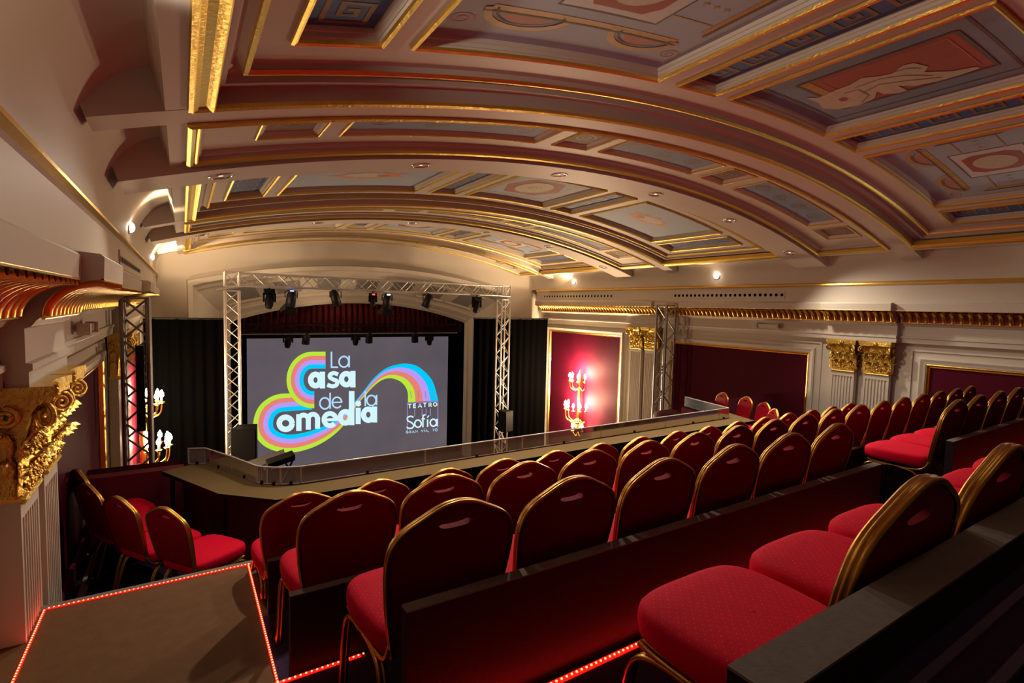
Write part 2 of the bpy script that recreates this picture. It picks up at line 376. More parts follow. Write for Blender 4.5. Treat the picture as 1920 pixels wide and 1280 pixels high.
COF = [(0.50, 0.97), (1.12, 3.08), (3.28, 3.76), (3.92, 5.48), (5.64, 6.12), (6.32, 8.28), (8.43, 8.90)]
OX0, OX1 = 0.04, 9.36
# painted decoration: 2-D shapes on the vault surface
def cutpoly(m, poly, d, mt):
    bm = bmesh.new(); vs = [bm.verts.new((x, y, 0)) for x, y in poly]
    try: bm.faces.new(vs)
    except ValueError: bm.free(); return
    xs = [p[0] for p in poly]; x = math.ceil(min(xs) / 0.2) * 0.2
    while x < max(xs):
        bmesh.ops.bisect_plane(bm, geom=bm.verts[:] + bm.edges[:] + bm.faces[:], plane_co=(x, 0, 0), plane_no=(1, 0, 0)); x += 0.2
    bmesh.ops.triangulate(bm, faces=bm.faces[:])
    bm.verts.ensure_lookup_table(); bm.verts.index_update()
    m.add([V(v.co.x, v.co.y, d) for v in bm.verts], [tuple(v.index for v in f.verts) for f in bm.faces], mt); bm.free()
def line(m, pts, w, d, mt):
    P = []
    for a, b in zip(pts[:-1], pts[1:]):
        n = max(1, int(math.dist(a, b) / 0.3))
        P += [(a[0] + (b[0] - a[0]) * k / n, a[1] + (b[1] - a[1]) * k / n) for k in range(n)]
    P.append(pts[-1]); L = []; R = []
    for i, p in enumerate(P):
        a = P[max(0, i - 1)]; b = P[min(len(P) - 1, i + 1)]; dx, dy = b[0] - a[0], b[1] - a[1]; l = math.hypot(dx, dy) or 1
        nx, ny = -dy / l * w / 2, dx / l * w / 2
        L.append(V(p[0] + nx, p[1] + ny, d)); R.append(V(p[0] - nx, p[1] - ny, d))
    m.grid([L, R], mt, False)
def rect(x0, x1, y0, y1): return [(x0, y0), (x1, y0), (x1, y1), (x0, y1)]
def ell(cx, cy, rx, ry, n=20, a0=0, a1=2 * PI): return [(cx + rx * math.cos(a0 + (a1 - a0) * k / n), cy + ry * math.sin(a0 + (a1 - a0) * k / n)) for k in range(n + (0 if a1 - a0 > 6.2 else 1))]
def greek(m, x0, x1, y0, y1, d, mt='paint_key', along='y'):
    if along == 'y': L, Wd = y1 - y0, x1 - x0
    else: L, Wd = x1 - x0, y1 - y0
    n = max(1, int(L / (Wd * 0.95))); u = L / n; w = Wd * 0.085
    for k in range(n):
        c = (k + 0.5) * u; r = Wd * 0.34; q = u * 0.40
        pts = [(-q, -r), (q, -r), (q, r), (-q * .55, r), (-q * .55, -r * .35), (q * .4, -r * .35), (q * .4, r * .4), (-q * .05, r * .4), (-q * .05, r * .05)]
        if along == 'y': pts = [(x0 + Wd / 2 + b, y0 + c + a) for a, b in pts]
        else: pts = [(x0 + c + a, y0 + Wd / 2 + b) for a, b in pts]
        for a, b in zip(pts[:-1], pts[1:]):
            ex = w / 2 / max(1e-6, math.dist(a, b)); a2 = (a[0] - (b[0] - a[0]) * ex, a[1] - (b[1] - a[1]) * ex); b2 = (b[0] + (b[0] - a[0]) * ex, b[1] + (b[1] - a[1]) * ex)
            line(m, [a2, b2], w, d, mt)
def scroll(m, x0, x1, y0, y1, d, mt, along='x', n=None):
    L = x1 - x0 if along == 'x' else y1 - y0; Wd = y1 - y0 if along == 'x' else x1 - x0
    n = n or max(1, int(L / Wd)); u = L / n; r = Wd * 0.30; w = Wd * 0.055
    for k in range(n):
        c = (k + .5) * u; sg = 1 if k % 2 else -1; pts = []
        for i in range(19):
            a = i / 18 * 3.4 * PI; rr = r * (1 - i / 22); pts.append((math.cos(a) * rr * 1.2, sg * math.sin(a) * rr))
        if along == 'x': P = [(x0 + c + a, y0 + Wd / 2 + b) for a, b in pts]
        else: P = [(x0 + Wd / 2 + b, y0 + c + a) for a, b in pts]
        line(m, P, w, d, mt)
def archi(m, x0, x1, y0, y1, d):
    """painted architecture: ochre mouldings, pediment arcs and a cameo"""
    w, h = x1 - x0, y1 - y0; U = lambda u, v: (x0 + u * w, y0 + v * h)
    cutpoly(m, rect(*[U(.30, 0)[0], U(.70, 0)[0]], *[U(0, .32)[1], U(0, .70)[1]]), d - .001, 'paint_white')
    line(m, [U(.30, .32), U(.70, .32), U(.70, .70), U(.30, .70), U(.30, .32)], .018, d - .002, 'paint_line')
    oct_ = [(.36, .42), (.40, .36), (.60, .36), (.64, .42), (.64, .60), (.60, .66), (.40, .66), (.36, .60)]
    cutpoly(m, [U(*p) for p in oct_], d - .003, 'paint_red'); cutpoly(m, ell(*U(.5, .51), .105 * w, .115 * h), d - .005, 'paint_cream')
    for v, s in ((.24, -1), (.78, 1)):
        line(m, [U(.12, v), U(.88, v)], .055, d - .002, 'paint_ochre'); line(m, [U(.10, v + .022 * s), U(.90, v + .022 * s)], .016, d - .004, 'paint_line')
        for c in (.26, .74):
            A = ell(*U(c, v), .15 * w, .12 * h, 10, 0 if s > 0 else PI, PI if s > 0 else 2 * PI)
            cutpoly(m, ell(*U(c, v + .02 * s), .085 * w, .07 * h, 10, 0 if s > 0 else PI, PI if s > 0 else 2 * PI), d - .001, 'paint_salmon'); line(m, ell(*U(c, v), .12 * w, .095 * h, 10, 0 if s > 0 else PI, PI if s > 0 else 2 * PI), .012, d - .005, 'paint_line'); line(m, A, .045, d - .004, 'paint_ochre')
    for u in (.08, .92):
        line(m, [U(u, .34), U(u, .68)], .05, d - .002, 'paint_ochre'); line(m, [U(u + .02, .36), U(u + .02, .70)], .02, d - .004, 'paint_line')
    for u0, u1 in ((.10, .30), (.70, .90)):
        line(m, [U(u0, .40), U(u1, .40)], .012, d - .002, 'paint_ochre'); line(m, [U(u0, .62), U(u1, .62)], .012, d - .002, 'paint_ochre')
        for k in range(3):
            c = U(u0 + (u1 - u0) * (k + 1) / 4, .51); s = .025
            line(m, [(c[0] - s, c[1]), (c[0] + s, c[1])], .01, d - .002, 'paint_ochre'); line(m, [(c[0], c[1] - s), (c[0], c[1] + s)], .01, d - .002, 'paint_ochre')
    for u in (.06, .94):
        for v in (.12, .88):
            scroll(m, *sorted((U(u - .05, 0)[0], U(u + .05, 0)[0])), *sorted((U(0, v - .07)[1], U(0, v + .07)[1])), d - .002, 'paint_salmon', 'x', 1)
def figure_panel(m, x0, x1, y0, y1, d, traced=True):
    w, h = x1 - x0, y1 - y0
    i = .12
    line(m, [(x0 + i, y0 + i), (x1 - i, y0 + i), (x1 - i, y1 - i), (x0 + i, y1 - i), (x0 + i, y0 + i)], .022, d - .002, 'paint_line')
    a, b, c, e = x0 + .30, x1 - .30, y0 + .22, y1 - .30
    cutpoly(m, rect(a, b, c, e), d - .001, 'paint_red'); cutpoly(m, rect(a, b, e - .09, e), d - .003, 'paint_ochre')
    line(m, [(a, c), (b, c), (b, e), (a, e), (a, c)], .03, d - .004, 'paint_line')
    line(m, [(a + .07, c + .07), (b - .07, c + .07), (b - .07, e - .14), (a + .07, e - .14), (a + .07, c + .07)], .008, d - .004, 'paint_salmon')
    fig = [(.50, .93), (.44, .90), (.37, .80), (.33, .70), (.36, .60), (.44, .54), (.40, .50), (.20, .50), (.17, .46), (.22, .42), (.36, .42), (.40, .36), (.34, .22), (.26, .05),
           (.32, .10), (.44, .24), (.50, .33), (.58, .22), (.62, .08), (.66, .12), (.64, .28), (.58, .40), (.60, .50), (.68, .58), (.80, .60), (.82, .66), (.70, .66), (.64, .64), (.66, .76), (.62, .88), (.56, .93)]
    if traced:
        P = [(690, 548), (760, 545), (850, 505), (930, 475), (1000, 435), (1100, 425), (1170, 410), (1230, 365), (1290, 352), (1372, 372), (1350, 402), (1500, 398), (1640, 372), (1662, 380), (1560, 415), (1420, 455), (1290, 480), (1200, 478), (1255, 505), (1200, 520), (1120, 525), (1085, 510), (1070, 550), (980, 590), (860, 610), (780, 605), (760, 575)]
        poly = [atV(1280 + x / 2.977, y / 2.977, 0.17) for x, y in P]
    else: poly = [(a + (b - a) * u, c + (e - c) * v) for u, v in fig]
    cutpoly(m, poly, d - .005, 'paint_cream')
    if traced:
        for L_ in ([(960, 490), (1100, 440), (1240, 420), (1400, 420)], [(1000, 520), (1100, 470), (1250, 450), (1450, 430)], [(900, 520), (980, 500), (1040, 530), (1000, 570)], [(1180, 400), (1260, 380), (1330, 380)]):
            line(m, [atV(1280 + x / 2.977, y / 2.977, 0.17) for x, y in L_], .012, d - .007, 'paint_key')
        cutpoly(m, [atV(1280 + x / 2.977, y / 2.977, 0.17) for x, y in [(868, 552), (895, 543), (925, 548), (915, 562), (885, 566)]], d - .007, 'paint_red')
def flying(m, x0, x1, y0, y1, d, flip):
    w, h = x1 - x0, y1 - y0
    pts = [(.10, .52), (.24, .58), (.34, .66), (.42, .62), (.50, .74), (.56, .62), (.66, .66), (.78, .58), (.90, .60), (.82, .50), (.90, .40), (.74, .42), (.66, .34), (.56, .44), (.48, .30), (.42, .42), (.30, .40), (.24, .48)]
    poly = [(x0 + (1 - u if flip else u) * w, y0 + v * h) for u, v in pts]
    poly = [(x0 + w / 2 + (x - x0 - w / 2) * .72, y0 + h / 2 + (y - y0 - h / 2) * .85) for x, y in poly]
    cutpoly(m, poly, d - .002, 'paint_orange')
    c = (x0 + w * .5, y0 + h * .5); cutpoly(m, ell(c[0], c[1], .16 * w, .09 * h), d - .004, 'paint_cream')
    cutpoly(m, ell(c[0] - .12 * w * (1 if flip else -1), c[1] + .02 * h, .05 * w, .05 * h), d - .005, 'paint_salmon')
def medallion(m, x0, x1, y0, y1, d):
    w, h = x1 - x0, y1 - y0; cx, cy = x0 + w / 2, y0 + h / 2
    for i in (.08, .16): line(m, [(x0 + i, y0 + i), (x1 - i, y0 + i), (x1 - i, y1 - i), (x0 + i, y1 - i), (x0 + i, y0 + i)], .02, d - .002, 'paint_ochre')
    cutpoly(m, [(cx - .34 * w, cy), (cx - .2 * w, cy - .3 * h), (cx + .2 * w, cy - .3 * h), (cx + .34 * w, cy), (cx + .2 * w, cy + .3 * h), (cx - .2 * w, cy + .3 * h)], d - .002, 'paint_red')
    cutpoly(m, ell(cx, cy, .20 * w, .24 * h), d - .004, 'paint_cream'); scroll(m, cx - .15 * w, cx + .15 * w, cy - .12 * h, cy + .12 * h, d - .006, 'paint_ochre', 'x', 1)
    line(m, ell(cx, cy, .20 * w, .24 * h) + [ell(cx, cy, .20 * w, .24 * h)[0]], .015, d - .006, 'paint_ochre')

def coffer(x0, x1, y0, y1, D, kind, big, label):
    e = empty('ceiling_painting', V((x0 + x1) / 2, (y0 + y1) / 2, D), label=label, cat='ceiling painting', group='painted coffers of the vault' if big else 'small painted coffers of the narrow bays')
    base = {'key': 'paint_blue', 'archi': 'paint_grey', 'figure': 'paint_greyblue', 'flying': 'paint_grey', 'medal': 'paint_grey', 'small': 'paint_brown', 'long': 'paint_greyblue'}[kind]
    dp = .055 if big else .03
    m = MB(); patch(m, x0 + .06, x1 - .06, y0 + .06, y1 - .06, D + dp, base); mm = m
    bx = (x0 + .08, x1 - .08, y0 + .08, y1 - .08); d = D + dp
    if kind == 'key': greek(mm, *bx, d - .002)
    elif kind == 'archi': archi(mm, *bx, d)
    elif kind == 'figure': figure_panel(mm, *bx, d)
    elif kind == 'flying': flying(mm, *bx, d, x0 > 4.7)
    elif kind == 'medal': medallion(mm, *bx, d)
    elif kind == 'small': scroll(mm, *bx, d - .002, 'paint_key', 'x', 1)
    elif kind == 'long': scroll(mm, *bx, d - .002, 'paint_key', 'x')
    o = m.build('canvas', e); o.location = -Vector(e.location)
    m = MB(); s = 1.0 if big else 0.55
    ring(m, x0, x1, y0, y1, [(0, D), (0, D - .018 * s), (.012 * s, D - .026 * s), (.026 * s, D - .018 * s), (.028 * s, D)], 'gold_bead'); g = m.build('gold_moulding', e); g.location = -Vector(e.location)
    m = MB(); ring(m, x0, x1, y0, y1, [(.028 * s, D), (.036, D + .010), (.042, D + .010), (.046, D + .03 if big else D + .018), (.056, D + .035 if big else D + .02), (.062, d)], 'plaster'); g = m.build('frame', e); g.location = -Vector(e.location)

def bay(y0, y1, c0, c1, D, kinds, big, bname, idx):
    m = MB(); g = MB()
    ring(g, OX0, OX1, y0, y1, [(0, 0), (0.0, -.022), (.02, -.032), (.045, -.022), (.05, 0)], 'gold_bead')
    for xb, q in ((OX0, 1), (OX1, -1)):
        if big: pr = [(0, 0), (0, -.024), (.018, -.036), (.034, -.022), (.05, -.014), (.085, -.014), (.10, -.026), (.116, -.036), (.128, -.022), (.13, .05)]
        else: pr = [(.05, 0), (.055, -.016), (.066, -.022), (.078, -.014), (.08, .02)]
        g.grid([[V(xb + q * a, yy, dd) for a, dd in pr] for yy in (y0 + .02, y1 - .02)], 'gold_bead', False)
    if big:
        ring(m, OX0, OX1, y0, y1, [(.05, 0), (.06, .085), (.13, .10), (.15, .06), (.19, .06), (.20, .10), (.24, .12), (.27, .085), (.30, .085), (.31, D)], CP)
        ring(g, OX0, OX1, y0, y1, [(.268, .087), (.27, .07), (.29, .067), (.305, .087)], 'gold_bead'); j = .31
    else:
        ring(m, OX0, OX1, y0, y1, [(.05, 0), (.055, .03), (.08, .04), (.09, .025), (.11, .03), (.12, D)], CP); j = .12
    fx0, fx1, fy0, fy1 = OX0 + j, OX1 - j, y0 + j, y1 - j
    patch(m, fx0, fx1, fy0, c0, D, CP); patch(m, fx0, fx1, c1, fy1, D, CP)
    xs = [fx0] + [v for c in COF for v in c] + [fx1]
    for a in range(0, len(xs), 2): patch(m, xs[a], xs[a + 1], c0, c1, D, CP)
    o = struct(m, 'ceiling'); g.build('gold_moulding', o)
    KN = {'key': 'blue greek-key panel', 'archi': 'pale architecture panel with cameo', 'figure': 'red panel with winged figure', 'flying': 'pale panel with orange figure', 'medal': 'panel with red medallion', 'small': 'small square brown panel', 'long': 'long grey-blue panel'}
    for k, ((a, b), kd) in enumerate(zip(COF, kinds)):
        coffer(a, b, c0, c1, D, kd, big, f'{KN[kd]}, {ORD[k]} from left, {bname}')
KB = ['key', 'archi', 'key', 'figure', 'key', 'archi', 'key']; KF = ['key', 'flying', 'key', 'medal', 'key', 'flying', 'key']; KA = ['key', 'flying', 'key', 'medal', 'key', 'archi', 'key']
KS = ['small', 'long', 'small', 'long', 'small', 'long', 'small']
bay(0.60, 3.43, 1.12, 2.84, .12, KB, True, 'nearest wide ceiling bay', 0)
bay(3.72, 4.82, 3.94, 4.46, .06, KS, False, 'nearest narrow ceiling bay', 1)
bay(5.44, 8.22, 5.98, 7.66, .12, KF, True, 'middle wide ceiling bay', 2)
bay(8.50, 9.60, 8.72, 9.24, .06, KS, False, 'middle narrow ceiling bay', 3)
bay(10.24, 13.02, 10.78, 12.46, .12, KA, True, 'farthest wide ceiling bay', 4)
bay(13.25, 14.2, 13.42, 13.98, .06, KS, False, 'narrow ceiling bay touching the stage wall', 5)
# ribs and beams
m = MB()
for y0, y1 in ((3.43, 3.72), (4.82, 4.85), (5.41, 5.44), (8.22, 8.50), (9.60, 9.65), (10.21, 10.24), (13.02, 13.25), (14.2, 14.32)): patch(m, OX0, OX1, y0, y1, 0, CP)
patch(m, OX0, OX1, YB, .02, 0, CP); patch(m, OX0, OX1, .58, .60, 0, CP)
for x0, x1 in ((-0.06, OX0), (OX1, 9.46)):
    m.grid([[V(x0, YB, 0), V(x0, YS + .02, 0)], [V(x1, YB, 0), V(x1, YS + .02, 0)]], CP, False)
for x, x1 in ((-0.06, -.06), (9.46, 9.46)):
    m.grid([[V(x, YB, 0), V(x, YS, 0)], [V(x, YB, .06), V(x, YS, .06)], [V(x - .015 * (1 if x > 5 else -1), YB, .065), V(x - .015 * (1 if x > 5 else -1), YS, .065)], [V(x, YB, .12), V(x, YS, .12)], [V(x, YB, .26), V(x, YS, .26)]], CP, False)
struct(m, 'ceiling')
def beam(y0, y1, lo, lights, nm, desc):
    """cross beam running into the coves"""
    m = MB(); xa, xb = -0.40, 9.80; n = 44
    P = lambda i, y, d: V(xa + (xb - xa) * i / n, y, d)
    m.grid([[P(i, y0, .25), P(i, y0, lo), P(i, y1, lo), P(i, y1, .25)] for i in range(n + 1)], CP, False)
    o = struct(m, nm)
beam(3.44, 3.71, -.002, 0, 'trim_5', ''); beam(8.23, 8.49, -.002, 0, 'trim_6', ''); beam(13.03, 13.24, -.002, 0, 'trim_7', '')
beam(4.85, 5.41, -.06, 1, 'trim_8', ''); beam(9.65, 10.21, -.06, 1, 'trim_9', ''); beam(.02, .58, -.06, 1, 'trim_10', '')
m = MB(); patch(m, -.9, 10.3, YB, YS + .2, .5, CP); struct(m, 'ceiling')  # unseen slab above the vault, added to stop light leaks
# recessed downlights
def downlight(x, y, label, on=False):
    e = empty('downlight', V(x, y, -.06), label=label, cat='downlight', group='recessed downlights in the cross beams')
    s = (x - VC[0]) / VR; e.rotation_euler = (0, math.asin(s), 0)
    m = MB(); m.lathe([(.105, 0), (.105, -.008), (.085, -.010), (.082, .0)], 'chrome', 20); m.build('trim_ring', e)
    m = MB(); m.lathe([(.082, -.002), (.074, .03), (.03, .05), (.0, .05)], 'chrome', 14); m.lathe([(.025, .03), (.022, .0), (0, -.002)], 'lamp_added_glow' if on else 'fixture_dark', 10); m.build('reflector', e)
for yb, dn, on in ((5.13, 'nearer beam', True), (9.93, 'farther beam', False), (.30, 'beam over the upper rows', True)):
    for k, x in enumerate(DLX): downlight(x, yb, f'round chrome downlight, {ORD[k]} from the left in the {dn}', on)
# round wall lamps on the coves
for yb, dn in ((1.9, 'nearest the camera'), (7.2, 'at the middle bay'), (12.1, 'closest to the stage')):
    for X, sx, sd in ((-0.485, 1, 'left'), (9.885, -1, 'right')):
        e = empty('wall_lamp', (X, yb, .78), label=f'small round glowing lamp on the {sd} cove wall {dn}', cat='wall lamp', group='small round lamps on the cove walls')
        m = MB(); pr = [(0.0, .055), (.03, .052), (.055, .03), (.06, 0)]
        m.grid([[(sx * z, r * math.cos(2 * PI * k / 14), r * math.sin(2 * PI * k / 14)) for k in range(14)] for r, z in pr], 'lamp_face', True, True); m.build('shade', e)
        m = MB(); m.grid([[(sx * z, r * math.cos(2 * PI * k / 14), r * math.sin(2 * PI * k / 14)) for k in range(14)] for r, z in [(.06, .012), (.072, .01), (.075, -.01)]], 'plaster', True, True); m.build('mount', e)

# ------------------------------------------------------------------ stage wall and proscenium
def arch(x, cx, hw, ze, zt):
    """segmental arch height at x: ends at ze, crown at zt"""
    R = (hw * hw + (zt - ze) ** 2) / (2 * (zt - ze)); dx = min(abs(x - cx), hw)
    return zt - R + math.sqrt(R * R - dx * dx)
OC, OH = 4.55, 4.45     # outer frame centre and half width (Y = 14.3)
IC, IH = 4.52, 3.48     # inner opening (Y = 15.5)
def zo(x): return arch(x, OC, OH, .44, 1.02)
def zi(x): return arch(x, IC, IH, -.56, .02)
m = MB(); n = 40
xs = [OC - OH + 2 * OH * k / n for k in range(n + 1)]
m.grid([[(x, YS, zo(x)), (x, YS, 1.9)] for x in xs], 'plaster', False)
for a, b in ((XL - .2, OC - OH), (OC + OH, XR + .2)): m.quad((a, YS, -6.5), (b, YS, -6.5), (b, YS, 1.9), (a, YS, 1.9), 'plaster')
m.box(XL - .2, XR + .2, YS + .5, YS + .6, 1.2, 2.4, 'plaster')
struct(m, 'wall_front')
m = MB(); g = MB()
def fr(x, t):     # point on the splayed frame: t 0 outer .. 1 inner
    u = (x - (OC - OH)) / (2 * OH); xi = IC - IH + 2 * IH * u
    return Vector((x + (xi - x) * t, YS + 1.2 * t, zo(x) + (zi(xi) - zo(x)) * t))
T = [(0, -.02), (-.03, .09), (.05, .12), (.10, .06), (.12, .02), (.20, .02), (.22, -.03), (.26, -.05), (.74, -.05), (.78, -.03), (.80, .02), (.9, .02), (.93, .04), (1.0, .04), (1.0, -.1)]
m.grid([[fr(x, t) + Vector((o * .6 if i == 0 else -o * .6 if i == n else 0, -o, -o * .6)) for i, x in enumerate(xs)] for t, o in T], 'plaster', False)
for sx, xo in ((-1, OC - OH), (1, OC + OH)):       # jambs
    rows = []
    for t, o in T:
        p = fr(xo, t); q = p + Vector((-sx * o * .6, -o, -o * .6)); rows.append([Vector((q.x, q.y, -6.5)), q])
    m.grid(rows, 'plaster', False)
struct(m, 'trim_11')
for k in range(7):                                  # sunk panels of the arch
    a, b = OC - OH + .35 + k * 1.19, OC - OH + .35 + k * 1.19 + 1.05
    m = MB(); q = [a + (b - a) * i / 6 for i in range(7)]
    m.grid([[fr(x, t) + Vector((0, -.0, .0)) + Vector((0, -o, -o * .6)) for x in q] for t, o in ((.30, -.045), (.32, -.02), (.34, -.05), (.66, -.05), (.68, -.02), (.70, -.045))], 'plaster', False)
    m.grid([[fr(x, t) + Vector((0, .045, .027)) for x in q[1:-1]] for t in (.36, .64)], 'arch_panel', False)
    m.build('proscenium_panel', label=f'sunk panel in the arch over the stage, {ORD[k]} from the left', category='arch panel', group='sunk panels in the proscenium arch')
# stage box
m = MB(); m.box(.2, 9.6, 13.0, 20, -5.25, -5.1, 'stage_floor'); m.box(.2, 9.6, 13.0, 13.05, -6.5, -5.1, 'stage_floor'); struct(m, 'floor')
m = MB(); m.box(-.5, 9.8, 19.9, 20, -6.5, 1.5, 'drape_dark'); struct(m, 'wall_stage_rear')
m = MB(); m.box(-.5, -.4, 15.6, 20, -6.5, 1.5, 'drape_dark'); struct(m, 'wall_stage_left')
m = MB(); m.box(9.7, 9.8, 15.6, 20, -6.5, 1.5, 'drape_dark'); struct(m, 'wall_stage_right')
m = MB(); m.box(-.5, 9.8, 15.6, 20, 1.5, 1.6, 'drape_dark'); struct(m, 'ceiling')
def drape(x0, x1, y, z0, z1, amp, pitch, mt, name, label, cat, group=None, topf=None):
    m = MB(); n = int((x1 - x0) / pitch * 8); rows = []
    for i in range(n + 1):
        x = x0 + (x1 - x0) * i / n; ph = i / 8 * 2 * PI; a = amp * (1 + .3 * math.sin(i * .37))
        zt = topf(x) if topf else z1
        rows.append([(x, y + a * math.sin(ph) * f, z) for z, f in ((zt, .5), (zt - (zt - z0) * .3, 1), (z0, 1.1))])
    m.grid(rows, mt, True); o = m.build(name, label=label, category=cat)
    if group: o['group'] = group
    return o
drape(-.70, .82, 13.40, -6.4, -.44, .035, .22, 'black_drape', 'stage_drape', 'black drape filling the gap left of the stage opening', 'drape')
drape(7.22, 9.93, 13.40, -6.4, -.37, .035, .24, 'black_drape', 'stage_drape', 'black drape to the right of the stage, behind the truss leg', 'drape')
drape(.95, 8.1, 15.95, -.92, .1, .05, .17, 'valance_red', 'stage_valance', 'dark red pleated valance under the stage arch', 'valance', topf=lambda x: arch(x, IC, IH + .3, -.55, .12))
drape(.8, 1.5, 16.0, -5.1, -.6, .05, .2, 'drape_dark', 'wing_curtain', 'black wing curtain left of the screen', 'curtain')
drape(7.73, 8.2, 16.0, -5.1, -.6, .05, .2, 'drape_dark', 'wing_curtain', 'black wing curtain right of the screen', 'curtain')
drape(.6, 8.6, 16.7, -5.1, .3, .05, .25, 'drape_dark', 'backdrop_curtain', 'black backdrop curtain behind the screen', 'curtain')
m = MB(); m.tube([(-.66, 13.4, -.43), (.80, 13.4, -.43)], .02, 'black_metal'); m.build('curtain_rail', label='rail above the left black drape', category='rail')
m = MB(); m.tube([(7.2, 13.4, -.36), (9.93, 13.4, -.36)], .02, 'black_metal'); m.build('curtain_rail', label='rail above the right black drape', category='rail')

# ------------------------------------------------------------------ projection screen and its picture
SY = 16.2
scr = empty('projection_screen', (4.55, SY, -5.0), label='large projection screen showing a rainbow theatre logo', cat='screen')
m = MB(); m.box(1.42 - 4.55, 7.74 - 4.55, 0, .02, .10, 3.93, 'screen_grey'); m.build('screen_surface', scr)
m = MB(); m.box(1.35 - 4.55, 7.80 - 4.55, -.03, .05, 3.93, 4.0, 'black_metal'); m.build('screen_rail', scr); m = MB(); m.box(1.35 - 4.55, 7.8 - 4.55, -.02, .04, .04, .10, 'black_metal'); m.build('screen_hem', scr)
def Z4(x, y, l=1):
    p = atY(450 + x / 4.414, 620 + y / 4.414, SY - .004 * l); return Vector((p.x - 4.55, SY - .004 * l - SY, p.z + 5.0))
def band(m, A, B, mt, l):
    A = smooth_pts([(*p, 0) for p in A], 4); B = smooth_pts([(*p, 0) for p in B], 4)
    m.grid([[Z4(p.x, p.y, l) for p in A], [Z4(p.x, p.y, l) for p in B]], mt, False)
def strk(m, pts, w, mt, l, sm=False, rnd=False):
    P = smooth_pts([(*p, 0) for p in pts], 4) if sm else [Vector((*p, 0)) for p in pts]
    L, R = [], []
    for i, p in enumerate(P):
        t = P[min(i + 1, len(P) - 1)] - P[max(i - 1, 0)]; t.normalize(); nn = Vector((-t.y, t.x, 0)) * w / 2
        L.append(Z4((p + nn).x, (p + nn).y, l)); R.append(Z4((p - nn).x, (p - nn).y, l))
    m.grid([L, R], mt, False)
def arcp(cx, cy, rx, ry, a0, a1, n=20): return [(cx + rx * math.cos(math.radians(a0 + (a1 - a0) * k / n)), cy - ry * math.sin(math.radians(a0 + (a1 - a0) * k / n))) for k in range(n + 1)]
m = MB(); CO = ['logo_green', 'logo_salmon', 'logo_violet', 'logo_cyan']
b = [[(415, 518), (330, 522), (250, 548), (170, 610), (125, 690), (110, 780), (130, 870), (190, 945), (280, 990), (380, 1006), (480, 1000), (600, 965), (700, 915), (790, 850), (870, 765), (960, 625), (1040, 530), (1100, 465), (1170, 410), (1240, 392), (1310, 410), (1360, 450), (1388, 510), (1390, 592)],
     [(600, 650), (400, 665), (345, 670), (300, 695), (278, 735), (274, 780), (285, 810), (315, 835), (360, 852), (410, 858), (480, 852), (570, 832), (660, 802), (740, 765), (850, 690), (948, 590), (1030, 490), (1110, 390), (1200, 315), (1290, 282), (1380, 272), (1480, 300), (1590, 410), (1641, 577)]]
b[0][0] = (415, 518)
def mixb(t): return [(p[0] + (q[0] - p[0]) * t, p[1] + (q[1] - p[1]) * t) for p, q in zip(*b)]
for k in range(4): band(m, mixb(k / 4), mixb((k + 1) / 4), CO[k], 1)
for k in range(4):
    def ed(i): return [(708, 172 + 35 * i)] + arcp(600, 406, 215 - 35 * i, 234 - 35 * i, 90, 268, 22) + [(615, 640 - 35 * i)]
    A, B = ed(k), ed(k + 1); m.grid([[Z4(*p, 2) for p in A], [Z4(*p, 2) for p in B]], CO[k], False)
m.build('rainbow_bands', scr)
m = MB(); TH, BO = 'logo_thin', 'logo_white'
def circ(cx, cy, r, w, mt, ry=None): strk(m, arcp(cx, cy, r, ry or r, 0, 360, 28), w, mt, 3)
def ln(x0, y0, x1, y1, w, mt, l=3): strk(m, [(x0, y0), (x1, y1)], w, mt, l)
ln(757, 172, 757, 305, 13, TH); ln(751, 301, 812, 301, 13, TH); circ(860, 256, 40, 13, TH, 44); ln(903, 205, 903, 302, 13, TH)
circ(625, 407, 40, 46, BO, 47); ln(682, 338, 682, 477, 44, BO)
strk(m, [(812, 362), (780, 350), (748, 360), (744, 384), (772, 402), (802, 416), (800, 446), (765, 459), (722, 446)], 34, BO, 3, True)
circ(880, 400, 40, 44, BO, 46); ln(934, 332, 934, 468, 44, BO)
circ(702, 600, 41, 13, TH, 46); ln(746, 512, 746, 645, 13, TH)
strk(m, arcp(803, 593, 39, 44, 0, 325, 24), 13, TH, 3); ln(766, 593, 844, 590, 11, TH)
ln(1037, 498, 1037, 622, 13, TH); circ(1088, 576, 38, 13, TH, 42); ln(1130, 530, 1130, 614, 13, TH)
circ(378, 765, 53, 46, BO, 50)
ln(487, 690, 487, 828, 44, BO); ln(565, 720, 565, 818, 42, BO); ln(642, 715, 642, 810, 42, BO)
strk(m, arcp(526, 735, 39, 38, 180, 0, 12), 40, BO, 3); strk(m, arcp(604, 728, 38, 38, 180, 0, 12), 40, BO, 3)
strk(m, arcp(745, 734, 50, 50, -8, 318, 24), 40, BO, 3); ln(705, 738, 812, 732, 24, BO)
circ(872, 716, 42, 42, BO, 48); ln(924, 498, 924, 780, 46, BO)
ln(978, 636, 978, 772, 42, BO); strk(m, arcp(979, 602, 12, 12, 0, 360, 14), 25, BO, 3)
circ(1062, 694, 40, 44, BO, 46); ln(1113, 626, 1113, 758, 44, BO)
m.build('title_lettering', scr); m = MB(); VI = 'logo_violet'
for x in (1384, 1445, 1506, 1541, 1577, 1638): ln(x, 652 - (x - 1384) * .055, x, 712 - (x - 1384) * .055, 4, VI)
ln(1384, 598, 1384, 850, 4, VI); ln(1638, 582, 1638, 800, 4, VI); ln(1382, 600, 1642, 582, 4, VI)
def T_(x, y, h, w): ln(x - h * .36, y - h * .46, x + h * .36, y - h * .48, w, BO); ln(x, y - h / 2, x, y + h / 2, w, BO)
